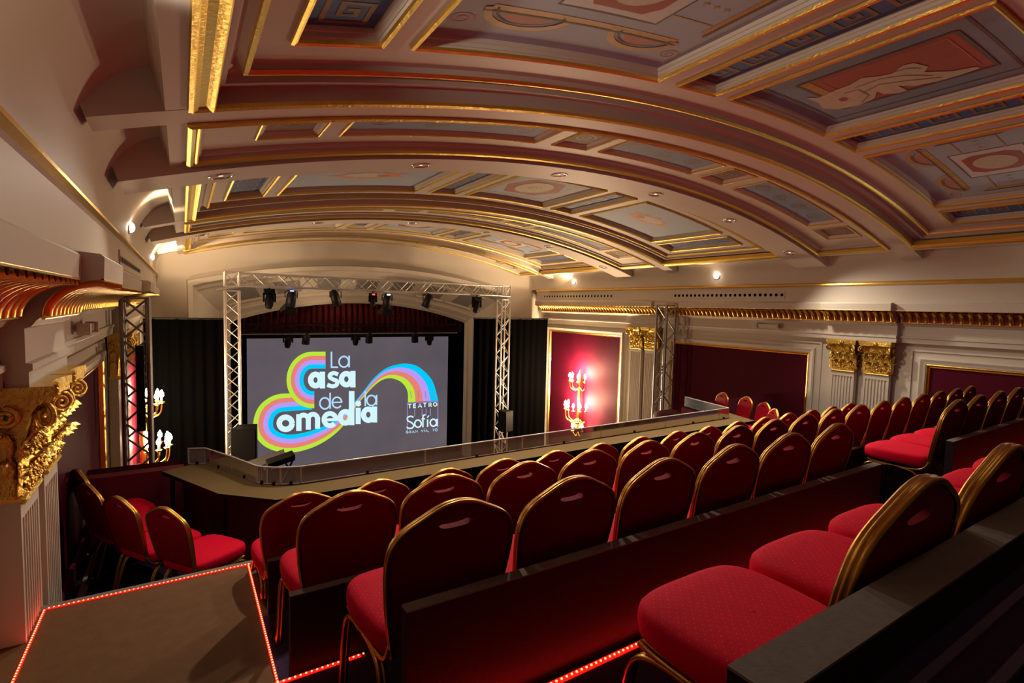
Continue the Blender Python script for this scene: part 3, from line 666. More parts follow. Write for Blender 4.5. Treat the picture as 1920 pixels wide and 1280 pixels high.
def E_(x, y, h, w):
    ln(x - h * .28, y - h / 2, x - h * .28, y + h / 2, w, BO)
    for k in (-.45, 0, .45): ln(x - h * .28, y + k * h, x + h * .32, y + k * h - 1, w, BO)
def A_(x, y, h, w, mt=BO): strk(m, [(x - h * .42, y + h / 2), (x, y - h / 2), (x + h * .42, y + h / 2)], w, mt, 3); ln(x - h * .25, y + h * .2, x + h * .25, y + h * .2, w * .8, mt)
def R_(x, y, h, w, mt=BO): ln(x - h * .3, y - h / 2, x - h * .3, y + h / 2, w, mt); strk(m, arcp(x - h * .05, y - h * .2, h * .26, h * .27, 90, -90, 8), w, mt, 3); ln(x, y + h * .02, x + h * .3, y + h / 2, w, mt)
T_(1405, 624, 34, 8); E_(1445, 621, 34, 8); A_(1490, 618, 34, 8); T_(1530, 615, 34, 8); R_(1575, 612, 34, 8); circ(1615, 608, 14, 8, BO)
strk(m, [(1436, 716), (1412, 706), (1386, 720), (1390, 744), (1420, 760), (1438, 782), (1424, 804), (1394, 806), (1380, 794)], 12, BO, 3, True)
circ(1473, 768, 27, 12, BO, 30); strk(m, [(1534, 694), (1518, 698), (1514, 715), (1514, 798)], 12, BO, 3); ln(1502, 730, 1532, 728, 9, BO)
ln(1553, 732, 1553, 794, 12, BO); ln(1550, 718, 1564, 700, 9, BO); circ(1600, 760, 26, 12, BO, 29); ln(1630, 728, 1630, 788, 12, BO)
TX = 'logo_thin'
strk(m, arcp(1385, 838, 9, 10, 60, 340, 10), 5, TX, 3); ln(1386, 838, 1394, 838, 4, TX); R_(1410, 836, 19, 5, TX); A_(1434, 834, 18, 5, TX)
strk(m, [(1452, 842), (1452, 824), (1468, 840), (1468, 822)], 5, TX, 3)
strk(m, [(1500, 820), (1508, 838), (1516, 818)], 5, TX, 3); ln(1528, 820, 1528, 836, 5, TX); ln(1528, 814, 1533, 808, 4, TX); A_(1545, 826, 17, 5, TX); ln(1562, 832, 1559, 838, 5, TX)
strk(m, [(1592, 813), (1608, 812), (1598, 830)], 5, TX, 3); circ(1624, 819, 8, 5, TX, 10)
for x in (1412, 1472, 1532, 1605): ln(x, 500 - (x - 1412) * .02, x + 6, 560 - (x - 1412) * .02, 5, 'logo_mark', 2)
m.build('venue_lettering', scr)

# ------------------------------------------------------------------ lighting trusses
def truss(m, a, b, w, mt='aluminium', up=(0, 1, 0), seg=None, r=.022):
    a, b = Vector(a), Vector(b); t = (b - a).normalized(); u = Vector(up); u = (u - t * u.dot(t)).normalized(); v = t.cross(u); L = (b - a).length
    C = [a + u * sx * w / 2 + v * sy * w / 2 for sx, sy in ((-1, -1), (1, -1), (1, 1), (-1, 1))]
    for c in C: m.tube([c, c + t * L], r, mt, 8)
    n = seg or max(2, round(L / w)); s = L / n
    for k in range(4):
        p, q = C[k], C[(k + 1) % 4]
        for i in range(n):
            A, B = (p, q) if (i + k) % 2 else (q, p)
            m.tube([A + t * s * i, B + t * s * (i + 1)], r * .5, mt, 5, cap=False)
        for e in (0, L): m.tube([p + t * e, q + t * e], r * .6, mt, 5)
e = empty('lighting_truss', (.92, 12.8, -5.1), label='silver box truss portal standing in front of the stage', cat='truss')
o = Vector((.92, 12.8, -5.1)); R_L = lambda *p: Vector(p) - o
m = MB(); truss(m, R_L(.92, 12.8, -6.45), R_L(.92, 12.8, .20), .27); m.build('truss_leg', e)
m = MB(); truss(m, R_L(7.86, 12.8, -6.45), R_L(7.86, 12.8, .20), .27); m.build('truss_leg', e)
m = MB(); truss(m, R_L(1.06, 12.8, .45), R_L(7.72, 12.8, .45), .27, up=(0, 0, 1), seg=26); m.build('truss_beam', e)
for x in (.92, 7.86):
    m = MB(); truss(m, R_L(x, 12.8, .30), R_L(x, 12.8, .60), .27, seg=1); m.build('corner_block', e)
for x in (.92, 7.86):
    m = MB(); m.box(x - .3 - o.x, x + .3 - o.x, -.3, .3, -6.5 + 5.1, -6.46 + 5.1, 'aluminium'); m.build('base_plate', e)
m = MB(); truss(m, (0, 0, -6.4), (0, 0, 0), .25, 'grey_metal', r=.026); o2 = m.build('truss_column', loc=(-.47, 7.65, .0), label='dark truss column against the left wall, in front of the candle sconce', category='truss', group='truss columns on the side walls')
m = MB(); truss(m, (0, 0, -6.4), (0, 0, 0), .30, 'grey_metal', r=.026); m.build('truss_column', loc=(9.72, 8.42, .12), label='grey truss column on the right wall beside the gold capitals', category='truss', group='truss columns on the side walls')
m = MB(); m.box(-.04, .04, -.05, .05, -.5, .5, 'black_metal'); m.build('column_speaker', loc=(-.42, 7.35, -1.05), label='slim black speaker fixed on the left truss column', category='speaker')
# fixtures
def moving_head(loc, label, tilt, mt='black_plastic', led=None, group=None, s=1.0):
    e = empty('moving_head_light', loc, label=label, cat='stage light', group=group)
    m = MB(); m.box(-.11 * s, .11 * s, -.09 * s, .09 * s, -.10 * s, 0, mt); m.tube([(0, 0, 0), (0, 0, .06 * s)], .02 * s, mt); m.build('base', e, bevel=.01)
    m = MB(); m.box(-.13 * s, -.10 * s, -.05 * s, .05 * s, -.30 * s, -.10 * s, mt); m.box(.10 * s, .13 * s, -.05 * s, .05 * s, -.30 * s, -.10 * s, mt); m.box(-.13 * s, .13 * s, -.05 * s, .05 * s, -.14 * s, -.10 * s, mt); m.build('yoke', e)
    m = MB(); m.lathe([(0, -.19 * s), (.06 * s, -.18 * s), (.085 * s, -.10 * s), (.09 * s, .05 * s), (.075 * s, .14 * s), (.03 * s, .17 * s), (0, .17 * s)], mt, 16); h = m.build('head', e); h.location = (0, 0, -.27 * s); h.rotation_euler = tilt
    if led:
        m = MB(); m.box(-.035, .035, -.095 * s, -.088 * s, -.07 * s, -.03 * s, led); m.build('indicator', e)
    return e
def par_can(loc, label, tilt, led=None, doors=False, group=None):
    e = empty('par_light', loc, label=label, cat='stage light', group=group)
    m = MB(); m.tube([(-.13, 0, -.16), (-.13, 0, -.02), (0, 0, .03), (.13, 0, -.02), (.13, 0, -.16)], .012, 'black_metal', 6); m.build('bracket', e)
    m = MB(); m.lathe([(0, .20), (.05, .20), (.09, .15), (.105, .08), (.11, -.17), (.10, -.17), (.095, -.05), (0, -.04)], 'black_metal', 16); h = m.build('can', e); h.location = (0, 0, -.18); h.rotation_euler = tilt
    if doors:
        m = MB()
        for k in range(4):
            c, s_ = math.cos(k * PI / 2), math.sin(k * PI / 2)
            P = [(.10, -.10, -.17), (.10, .10, -.17), (.19, .14, -.32), (.19, -.14, -.32)]
            m.add([(x * c - y * s_, x * s_ + y * c, z) for x, y, z in P], [(0, 1, 2, 3)], 'black_metal')
        b_ = m.build('barn_doors', h)
    if led:
        m = MB(); m.box(-.04, .04, -.12, -.10, -.02, .01, led); m.build('indicator', e)
    return e
g1 = 'stage lights under the silver truss beam'
moving_head(tuple(atY(505, 541, 12.75)), 'small black moving head, leftmost under the silver truss', (0, .1, 0), group=g1)
par_can(tuple(atY(546, 545, 12.7)), 'black lamp with a blue dot and barn doors under the truss', (.35, .1, 0), 'blue_led', True, g1)
par_can(tuple(atY(629, 545, 12.7)), 'long black lamp hanging tilted, left of the red indicator', (.2, -.3, 0), None, False, g1)
moving_head(tuple(atY(699, 549, 12.7)), 'black lamp with a red indicator at mid truss', (0, 0, 0), 'black_plastic', 'red_led', g1, .75)
par_can(tuple(atY(726, 552, 12.7)), 'black lamp with a white dot and barn doors at mid truss', (.3, 0, 0), 'white_led', True, g1)
par_can(tuple(atY(802, 552, 12.7)), 'long black lamp tilted right, right half of the truss', (.2, .35, 0), None, False, g1)
moving_head(tuple(atY(894, 556, 12.7)), 'small black moving head, rightmost under the silver truss', (0, .2, 0), group=g1)
bt = empty('stage_batten', (4.5, 15.62, -.75), label='dark lighting truss above the projection screen', cat='truss')
m = MB(); truss(m, (-3.4, 0, 0), (3.4, 0, 0), .22, 'black_metal', up=(0, 0, 1), r=.018); m.build('truss_beam', bt)
m = MB(); m.tube([(-3.2, -.16, -.16), (3.2, -.16, -.16)], .02, 'grey_metal', 6); m.build('pipe', bt)
g2 = 'black lights in front of the top of the screen'
for k, (u, v, md) in enumerate(((540, 622, 0), (574, 622, 1), (667, 619, 0), (692, 621, 1), (778, 621, 1), (805, 621, 0))):
    f = moving_head if md == 0 else par_can
    f(tuple(atY(u, v, 15.55)), f'black stage light silhouetted on the screen top, {ORD[k]} from the left', (.2, .1 - .05 * k, 0), group=g2)
# loudspeakers on the truss legs
def speaker(loc, w, h, d, label, rz=0):
    e = empty('loudspeaker', loc, rz, label, 'speaker', 'loudspeakers on the truss portal')
    m = MB(); m.prism([(-w / 2, -d / 2), (w / 2, -d / 2), (w * .36, d / 2), (-w * .36, d / 2)], 0, h, 'black_plastic'); m.build('cabinet', e, bevel=.015)
    m = MB(); m.box(-w * .44, w * .44, -d / 2 - .012, -d / 2, h * .05, h * .95, 'black_metal'); m.build('grille', e)
    return e
p = atY(461, 866, 12.3); speaker((p.x, 12.2, p.z), .50, .80, .45, 'large black loudspeaker in front of the left truss leg', -.3)
q = atY(470, 858, 11.9); m = MB(); m.box(-.02, .02, -.02, 0, -.02, .02, 'white_led'); m.build('badge', bpy.data.objects['loudspeaker'], loc=(.12, -.26, .06))
m = MB(); m.box(-.3, .3, -.25, .25, -3.2, 0, 'black_metal'); m.build('speaker_riser', loc=(p.x, 12.2, p.z), label='dark riser under the large left loudspeaker', category='riser')
p = atY(942, 806, 12.55); speaker((p.x, 12.42, p.z), .34, .60, .32, 'black loudspeaker clamped on the right truss leg', .3)

# ------------------------------------------------------------------ pilasters with gold capitals
def pilaster(side, y0, y1, ztop, zbot, zc0, label, w=.10):
    """paired pilaster: fluted shaft + corinthian capital; local x = outwards, y along wall"""
    X = XL if side > 0 else XR; wd = y1 - y0; yc = (y0 + y1) / 2
    e = empty('pilaster', (X + side * .02, yc, zbot), label=label, cat='pilaster', group='fluted pilasters with gold capitals')
    P = lambda o, y, z: (side * o, y, z - zbot)
    hw = wd * .44; m = MB(); nfl = 7; pr = [(-hw, -0.0), (-hw, w)]
    pitch = (2 * hw - .04) / nfl
    for k in range(nfl):
        c = -hw + .02 + (k + .5) * pitch; r = pitch * .36
        pr += [(c - r, w), (c - r * .7, w - r * .75), (c, w - r), (c + r * .7, w - r * .75), (c + r, w)]
    pr += [(hw, w), (hw, 0)]
    zf1, zf0 = zc0 - .09, zbot + .25
    m.grid([[P(o, y, zf1) for y, o in pr], [P(o, y, zf0) for y, o in pr]], 'plaster', False)
    for a, b in ((zf1, zc0), (zbot, zf0)):
        o_ = w + (.0 if a == zf1 else .02)
        m.add([P(0, -hw, a), P(o_, -hw, a), P(o_, hw, a), P(0, hw, a), P(0, -hw, b), P(o_, -hw, b), P(o_, hw, b), P(0, hw, b)], [(0, 1, 5, 4), (1, 2, 6, 5), (2, 3, 7, 6), (0, 1, 2, 3), (4, 5, 6, 7)], 'plaster')
    m.build('shaft', e)
    # capital
    c = empty('capital', (0, 0, zc0 - zbot)); c.parent = e
    H = ztop - zc0; C = lambda o, y, z: Vector((side * o, y, z))
    m = MB(); rows = []
    for z, f, o in ((0, 1, w), (.03, 1.04, w + .01), (.05, .98, w), (H * .5, .98, w + .01), (H * .75, 1.05, w + .05), (H * .86, 1.12, w + .09)):
        rows.append([C(0, -hw * f, z), C(o, -hw * f, z), C(o, hw * f, z), C(0, hw * f, z)])
    m.grid(rows, 'gold_capital', False); m.tube([C(w + .01, -hw, .0), C(w + .01, hw, .0)], .014, 'gold_capital', 6); m.build('bell', c)
    m = MB(); pts = [C(0, -hw * 1.28, 0), C(w + .15, -hw * 1.28, 0)] + [C(w + .15 - .04 * math.sin(PI * k / 8), hw * 1.28 * (2 * k / 8 - 1), 0) for k in range(1, 8)] + [C(w + .15, hw * 1.28, 0), C(0, hw * 1.28, 0)]
    n_ = len(pts)
    for za, zb, f in ((H * .86, H * .92, .96), (H * .92, H, 1.0)):
        lo = [Vector((p.x * f, p.y * f, za)) for p in pts]; hi = [Vector((p.x * f, p.y * f, zb)) for p in pts]
        m.add(lo + hi, [(i, (i + 1) % n_, n_ + (i + 1) % n_, n_ + i) for i in range(n_)] + [tuple(range(n_)), tuple(range(n_, 2 * n_))], 'gold_capital')
    m.build('abacus', c)
    rnd = random.Random(int(yc * 100))
    def leaf(y, z0, h, wl, o0, nx=0):
        """acanthus leaf: lobed blade that curls outwards at its tip"""
        m = MB(); rows = []; n = 10
        for i in range(n + 1):
            t = i / n; lob = 1 + .28 * math.sin(t * PI * 7); hwid = wl / 2 * (1 - .35 * t) * lob if t < .9 else wl / 2 * .45
            out = o0 + .012 + .02 * t + .085 * max(0, t - .62) * 2.6; z = z0 + h * (t if t < .85 else .85 + (.85 - t) * .8)
            row = []
            for k in range(-3, 4):
                s_ = k / 3; dr = -.012 * abs(s_) + (.008 if k == 0 else 0) + .006 * math.cos(s_ * 9)
                if nx == 0: row.append(C(out + dr, y + s_ * hwid, z - .012 * abs(s_)))
                else: row.append(Vector((side * (o0 * .52 + s_ * min(hwid, .045)), nx * (hw * 1.05 + .010 + (out - o0) * .45 + dr), z - .012 * abs(s_))))
            rows.append(row)
        m.grid(rows, 'gold_capital', True); m.build('leaf', c)
    for k in range(3): leaf((k - 1) * hw * .66, .03, H * .42, hw * .62, w)
    for k in range(4): leaf((k - 1.5) * hw * .62, .05, H * .66, hw * .55, w + .002)
    for nx in (-1, 1): leaf(0, .03, H * .42, hw * .5, w, nx); leaf(0, .05, H * .66, hw * .45, w, nx)
    for sy in (-1, 1):          # corner volutes and inner helices
        m = MB(); pts = []
        for i in range(26):
            a = i / 25 * 4.2 * PI; r = .058 * (1 - i / 29); pts.append(C(w + .085 + math.sin(a) * r * .75 + .02, sy * (hw * 1.02 + math.sin(a) * r * .75), H * .74 + math.cos(a) * r))
        stem = [C(w + .02, sy * hw * .3, H * .45), C(w + .04, sy * hw * .55, H * .66), C(w + .07, sy * hw * .82, H * .80)]
        m.tube(smooth_pts(stem, 3)[:-1] + pts, .012, 'gold_capital', 6); m.build('volute', c)
        m = MB(); pts = []
        for i in range(20):
            a = i / 19 * 3.6 * PI; r = .042 * (1 - i / 23); pts.append(C(w + .055, sy * (hw * .28 + math.sin(a) * r), H * .76 + math.cos(a) * r))
        m.tube(pts, .011, 'gold_capital', 6); m.build('helix', c)
    for sy in (-1, 1):          # volutes on the flanks
        m = MB(); pts = []
        for i in range(24):
            a = i / 23 * 4 * PI; r = .050 * (1 - i / 27); pts.append(C(w * .6 + math.sin(a) * r * 1.1, sy * (hw * 1.10 + .012), H * .74 + math.cos(a) * r))
        m.tube(pts, .012, 'gold_capital', 6); m.build('volute', c)
    m = MB(); ctr = C(w + .12, 0, H * .92)
    for k in range(6):
        a = k * PI / 3; q = ctr + Vector((0, math.cos(a) * .035, math.sin(a) * .035)); m.tube([ctr, q], [.02, .012], 'gold_capital', 6)
    m.tube([ctr - Vector((side * .03, 0, 0)), ctr + Vector((side * .012, 0, 0))], .02, 'gold_capital', 8); m.build('flower', c)
    m = MB()                     # small beads and buds filling the bell
    for k in range(170):
        y = rnd.uniform(-hw, hw); z = rnd.uniform(.04, H * .8); o_ = w + .02 + .06 * z / H; r = rnd.uniform(.007, .013)
        q = C(o_, y, z); m.lathe([(0, -r), (r, 0), (0, r * 1.6)], 'gold_capital', 6, c=q)
    m.build('buds', c, kind='stuff')
ZC = -.44
for s_, pr, nm in ((-1, [(3.86, 4.30, 'nearer gold-capped pilaster of the right pair behind the chairs'), (4.40, 4.84, 'farther gold-capped pilaster of the right pair behind the chairs')], 0),
                   (-1, [(8.96, 9.40, 'gold-capped pilaster on the right wall next to the truss column'), (9.48, 9.92, 'gold-capped pilaster next to the bright pink wall panel')], 0),
                   (1, [(3.33, 3.75, 'large fluted pilaster at the left edge of the picture'), (3.84, 4.26, 'fluted gold-capped pilaster behind the leftmost one')], 0),
                   (1, [(7.98, 8.40, 'gold-capped pilaster seen behind the left truss column'), (8.48, 8.90, 'farther gold-capped pilaster behind the left truss column')], 0)):
    for a, b_, l in pr: pilaster(s_, a, b_, ZC, -2.33 if (s_ > 0 and a < 5) or (s_ < 0 and a < 6) else -6.5, -1.01, l)

# ------------------------------------------------------------------ candle sconces
def sconce(side, y, zb, label, e_up=45, e_dn=80):
    X = XL if side > 0 else XR
    e = empty('wall_sconce', (X, y, zb), label=label, cat='wall sconce', group='large gilt candle sconces')
    P = lambda o, dy, z: Vector((side * o, dy, z))
    m = MB(); m.lathe([(0, -.05), (.10, -.03), (.14, .05), (.09, .12), (.05, .2), (.07, .35), (.045, .6), (.055, .95), (.04, 1.3), (.075, 1.45), (.05, 1.6), (.02, 1.75), (0, 1.8)], 'gold', 16, c=P(.14, 0, 0)); m.build('stem', e)
    m = MB(); m.lathe([(0, -.02), (.12, 0), (.24, .05), (.26, .09), (.2, .08), (0, .05)], 'gold', 20, c=P(.16, 0, .14)); m.build('dish', e)
    for nA, rr, z0, z1 in ((7, .42, .35, .66), (5, .30, 1.30, 1.52), (3, .22, -.10, .02)):
        for k in range(nA):
            a = (k / (nA - 1) - .5) * PI * .9; d = Vector((side * math.cos(a), math.sin(a), 0)); c0 = P(.14, 0, z0)
            m = MB(); pts = smooth_pts([c0, c0 + d * rr * .4 + Vector((0, 0, -.12)), c0 + d * rr * .9 + Vector((0, 0, -.06)), Vector((c0.x, c0.y, z1 - .08)) + d * rr], 5)
            m.tube(pts, .014, 'gold', 6); m.lathe([(0, 0), (.04, .0), (.055, .03), (.045, .03), (0, .02)], 'gold', 10, c=Vector((c0.x, c0.y, z1 - .09)) + d * rr)
            ar = m.build('arm', e); q = Vector((c0.x, c0.y, z1)) + d * rr
            m = MB(); m.lathe([(.018, -.06), (.018, .03)], 'plaster', 8, c=q); m.lathe([(.018, .03), (.040, .06), (.034, .11), (.006, .17), (0, .175)], 'bulb', 10, c=q); m.build('candle_bulb', ar)
    light('POINT', 'sconce_light', (X + side * .27, y, zb + .80), e_dn, WARM, .12)
    light('POINT', 'sconce_light', (X + side * .24, y, zb + 1.68), e_up, WARM, .10)
sconce(-1, 11.9, -3.62, 'gilt candle sconce glowing on the pink right-hand wall panel', 420, 640)
sconce(1, 12.0, -3.46, 'gilt candle sconce glowing behind the left truss column', 160, 240)

# ------------------------------------------------------------------ small wall fittings
def vent(side, y0, y1, z0, z1, n, label):
    X = (XL if side > 0 else XR) + side * .322; e = empty('air_vent', (X, (y0 + y1) / 2, z0), label=label, cat='air vent', group='perforated vent strips above the cornice')
    L = y1 - y0; H = z1 - z0; m = MB(); m.box(min(0, side * .012), max(0, side * .012), -L / 2, L / 2, 0, H, 'plaster'); m.build('plate', e)
    m = MB()
    for k in range(n):
        c = -L / 2 + (k + .5) * L / n; r = min(.032, L / n * .32)
        m.add([(side * .014, c + r * math.cos(a * PI / 5), H / 2 + r * math.sin(a * PI / 5)) for a in range(10)], [tuple(range(10))], 'drape_dark')
    m.build('holes', e)
vent(-1, 5.65, 8.35, .29, .43, 24, 'long perforated vent strip above the right cornice, middle of the wall')
vent(-1, 10.4, 13.6, .29, .43, 24, 'perforated vent strip above the right cornice beside the stage')
vent(1, 5.9, 8.6, .27, .43, 24, 'perforated vent strip above the left cornice')
def tube_light(side, y, z, label):
    X = (XL if side > 0 else XR) + side * .10
    e = empty('emergency_light', (X, y, z), label=label, cat='emergency light', group='long emergency lights under the cornice')
    m = MB(); m.box(*sorted((0, side * .06)), -.20, .20, -.035, .035, 'glass_white'); m.build('body', e, bevel=.015)
    m = MB(); m.box(*sorted((0, side * .085)), -.26, -.19, -.045, .045, 'plaster'); m.build('end_cap', e); m = MB(); m.box(*sorted((0, side * .085)), .19, .26, -.045, .045, 'plaster'); m.build('end_cap', e)
tube_light(-1, 6.1, -.26, 'white emergency light bar on the right wall under the gold cornice')
tube_light(1, 5.5, -.26, 'emergency light bar on the left wall under the gadroon cornice')

# ------------------------------------------------------------------ balcony front, counter, glass
CT = -1.60
m = MB(); poly = [(-.18, 5.69), (.10, 5.82), (.21, 5.73), (.56, 4.95), (.72, 4.79), (.90, 4.755), (6.95, 4.755), (7.16, 5.72), (7.55, 5.70), (7.15, 4.44), (.62, 4.44), (.23, 4.81)][::-1]
e = empty('counter', (3.6, 4.6, -2.35), label='long brown counter top along the balcony front', cat='counter')
m.prism([(x - 3.6, y - 4.6) for x, y in poly], CT + 2.35 - .035, CT + 2.35, 'black_metal', 'counter'); m.build('counter_top', e)
for x, y in ((-.10, 5.62), (.27, 4.83), (.66, 4.5), (2.6, 4.5), (4.6, 4.5), (6.9, 4.5)):
    m = MB(); m.tube([(x - 3.6, y - 4.6, 0), (x - 3.6, y - 4.6, CT + 2.31)], .018, 'black_metal'); m.build('leg', e)
m = MB(); m.box(-2.95, 3.4, .05, .07, CT + 2.35 - .28, CT + 2.35 - .036, 'black_metal'); m.build('modesty_panel', e)
out = [(XL + .02, 6.13), (-.05, 6.13), (.10, 5.84), (.21, 5.75), (.56, 4.97), (.72, 4.81), (.90, 4.775), (6.96, 4.775), (7.18, 5.74), (7.6, 5.9), (XR - .02, 5.92)]
m = MB()
for a, b in zip(out[:-1], out[1:]): m.add([(a[0], a[1], -3.3), (b[0], b[1], -3.3), (b[0], b[1], CT - .04), (a[0], a[1], CT - .04)], [(0, 1, 2, 3)], 'velvet_dark'); m.add([(a[0], a[1] + .06, -3.3), (b[0], b[1] + .06, -3.3), (b[0], b[1] + .06, CT - .04), (a[0], a[1] + .06, CT - .04)], [(0, 1, 2, 3)], 'velvet_dark')
struct(m, 'wall_balcony')
m = MB(); m.box(0, .76, 0, .14, 0, .70, 'velvet_dark'); m.build('parapet', loc=(XL + .03, 5.90, -2.35), label='dark maroon padded parapet behind the angled chairs on the left', category='parapet', bevel=.03)
# acrylic guard rail along the counter
gp = [(.03, 5.82), (.17, 5.76), (.37, 5.33), (.53, 4.93), (.60, 4.86), (.70, 4.79), (.86, 4.74)] + [(.86 + 1.17 * k, 4.735) for k in range(1, 6)] + [(6.94, 4.735), (7.14, 5.70)]
gr = empty('guard_rail', (3.6, 4.74, CT), label='low clear acrylic guard along the balcony edge', cat='guard rail')
for k, (a, b) in enumerate(zip(gp[:-1], gp[1:])):
    A = Vector((a[0] - 3.6, a[1] - 4.74, 0)); B = Vector((b[0] - 3.6, b[1] - 4.74, 0)); t = (B - A).normalized(); n = Vector((-t.y, t.x, 0)) * .005; h = Vector((0, 0, .15)); z0 = Vector((0, 0, .005))
    m = MB(); vs = [A + n + z0, B + n + z0, B - n + z0, A - n + z0]; vs += [v + h for v in vs]
    m.add(vs, [(0, 1, 5, 4), (2, 3, 7, 6), (1, 2, 6, 5), (3, 0, 4, 7)], 'acrylic'); m.build('acrylic_pane', gr)
    m = MB(); m.tube([A + h + z0, B + h + z0], .008, 'glass_white', 6); m.tube([A + z0, A + h + z0], .008, 'glass_white', 6); m.tube([A + z0, B + z0], .006, 'glass_white', 6)
    if k == len(gp) - 2: m.tube([B + z0, B + h + z0], .007, 'glass_white', 6)
    m.build('edge_trim', gr)
    m = MB(); c = (A + B) / 2; m.box(c.x - .012, c.x + .012, c.y - .015, c.y + .015, 0, .03, 'black_metal'); m.build('clamp', gr)
# curved box with a red cushion, low on the right wall
e = empty('theatre_box', (9.25, 7.45, -3.1), label='cream curved theatre box with a maroon cushioned rim, low on the right', cat='theatre box')
m = MB(); m.lathe([(.50, -2), (.56, .2), (.62, .45), (.55, .68), (0, .68)], 'plaster', 28); m.build('box_front', e)
m = MB(); m.lathe([(.58, .66), (.62, .72), (.60, .80), (.50, .84), (0, .84)], 'velvet', 28); m.build('cushion', e)
# desk items seen through the guard at the left end of the stage
p = atY(524, 868, 10.7)
e = empty('keyboard_stand', (p.x, 10.7, p.z - 1.0), label='black keyboard on a folding stand in front of the screen', cat='keyboard')
m = MB(); m.add([(-.22, -.15, .95), (.26, -.15, 1.06), (.26, .2, 1.06), (-.22, .2, .95), (-.22, -.15, 1.05), (.26, -.15, 1.17), (.26, .2, 1.17), (-.22, .2, 1.05)], [(0, 1, 2, 3), (4, 5, 6, 7), (0, 1, 5, 4), (1, 2, 6, 5), (2, 3, 7, 6), (3, 0, 4, 7)], 'black_plastic'); m.build('keyboard', e)
m = MB(); m.tube([(-.2, 0, .96), (.25, .05, 0), ], .02, 'black_metal'); m.tube([(.25, 0, 1.05), (-.2, .05, 0)], .02, 'black_metal'); m.tube([(.1, -.1, 1.0), (.24, -.1, .8), (.27, -.1, .6)], .018, 'black_metal'); m.build('leg', e)
p = atY(488, 869, 11.6)
m = MB(); m.add([(-.45, -.2, -.12), (.45, -.2, .10), (.5, .3, .14), (-.40, .3, -.08), (-.45, -.2, -.09), (.45, -.2, .13), (.5, .3, .17), (-.40, .3, -.05)], [(0, 1, 2, 3), (4, 5, 6, 7), (0, 1, 5, 4), (1, 2, 6, 5), (2, 3, 7, 6), (3, 0, 4, 7)], 'grey_metal')
m.tube([(0, 0, 0), (0, 0, p.z * -1 - 6.5 if False else -1.9)], .03, 'grey_metal'); m.build('music_desk', loc=tuple(p), label='pale slanted music desk left of the black keyboard', category='music desk')

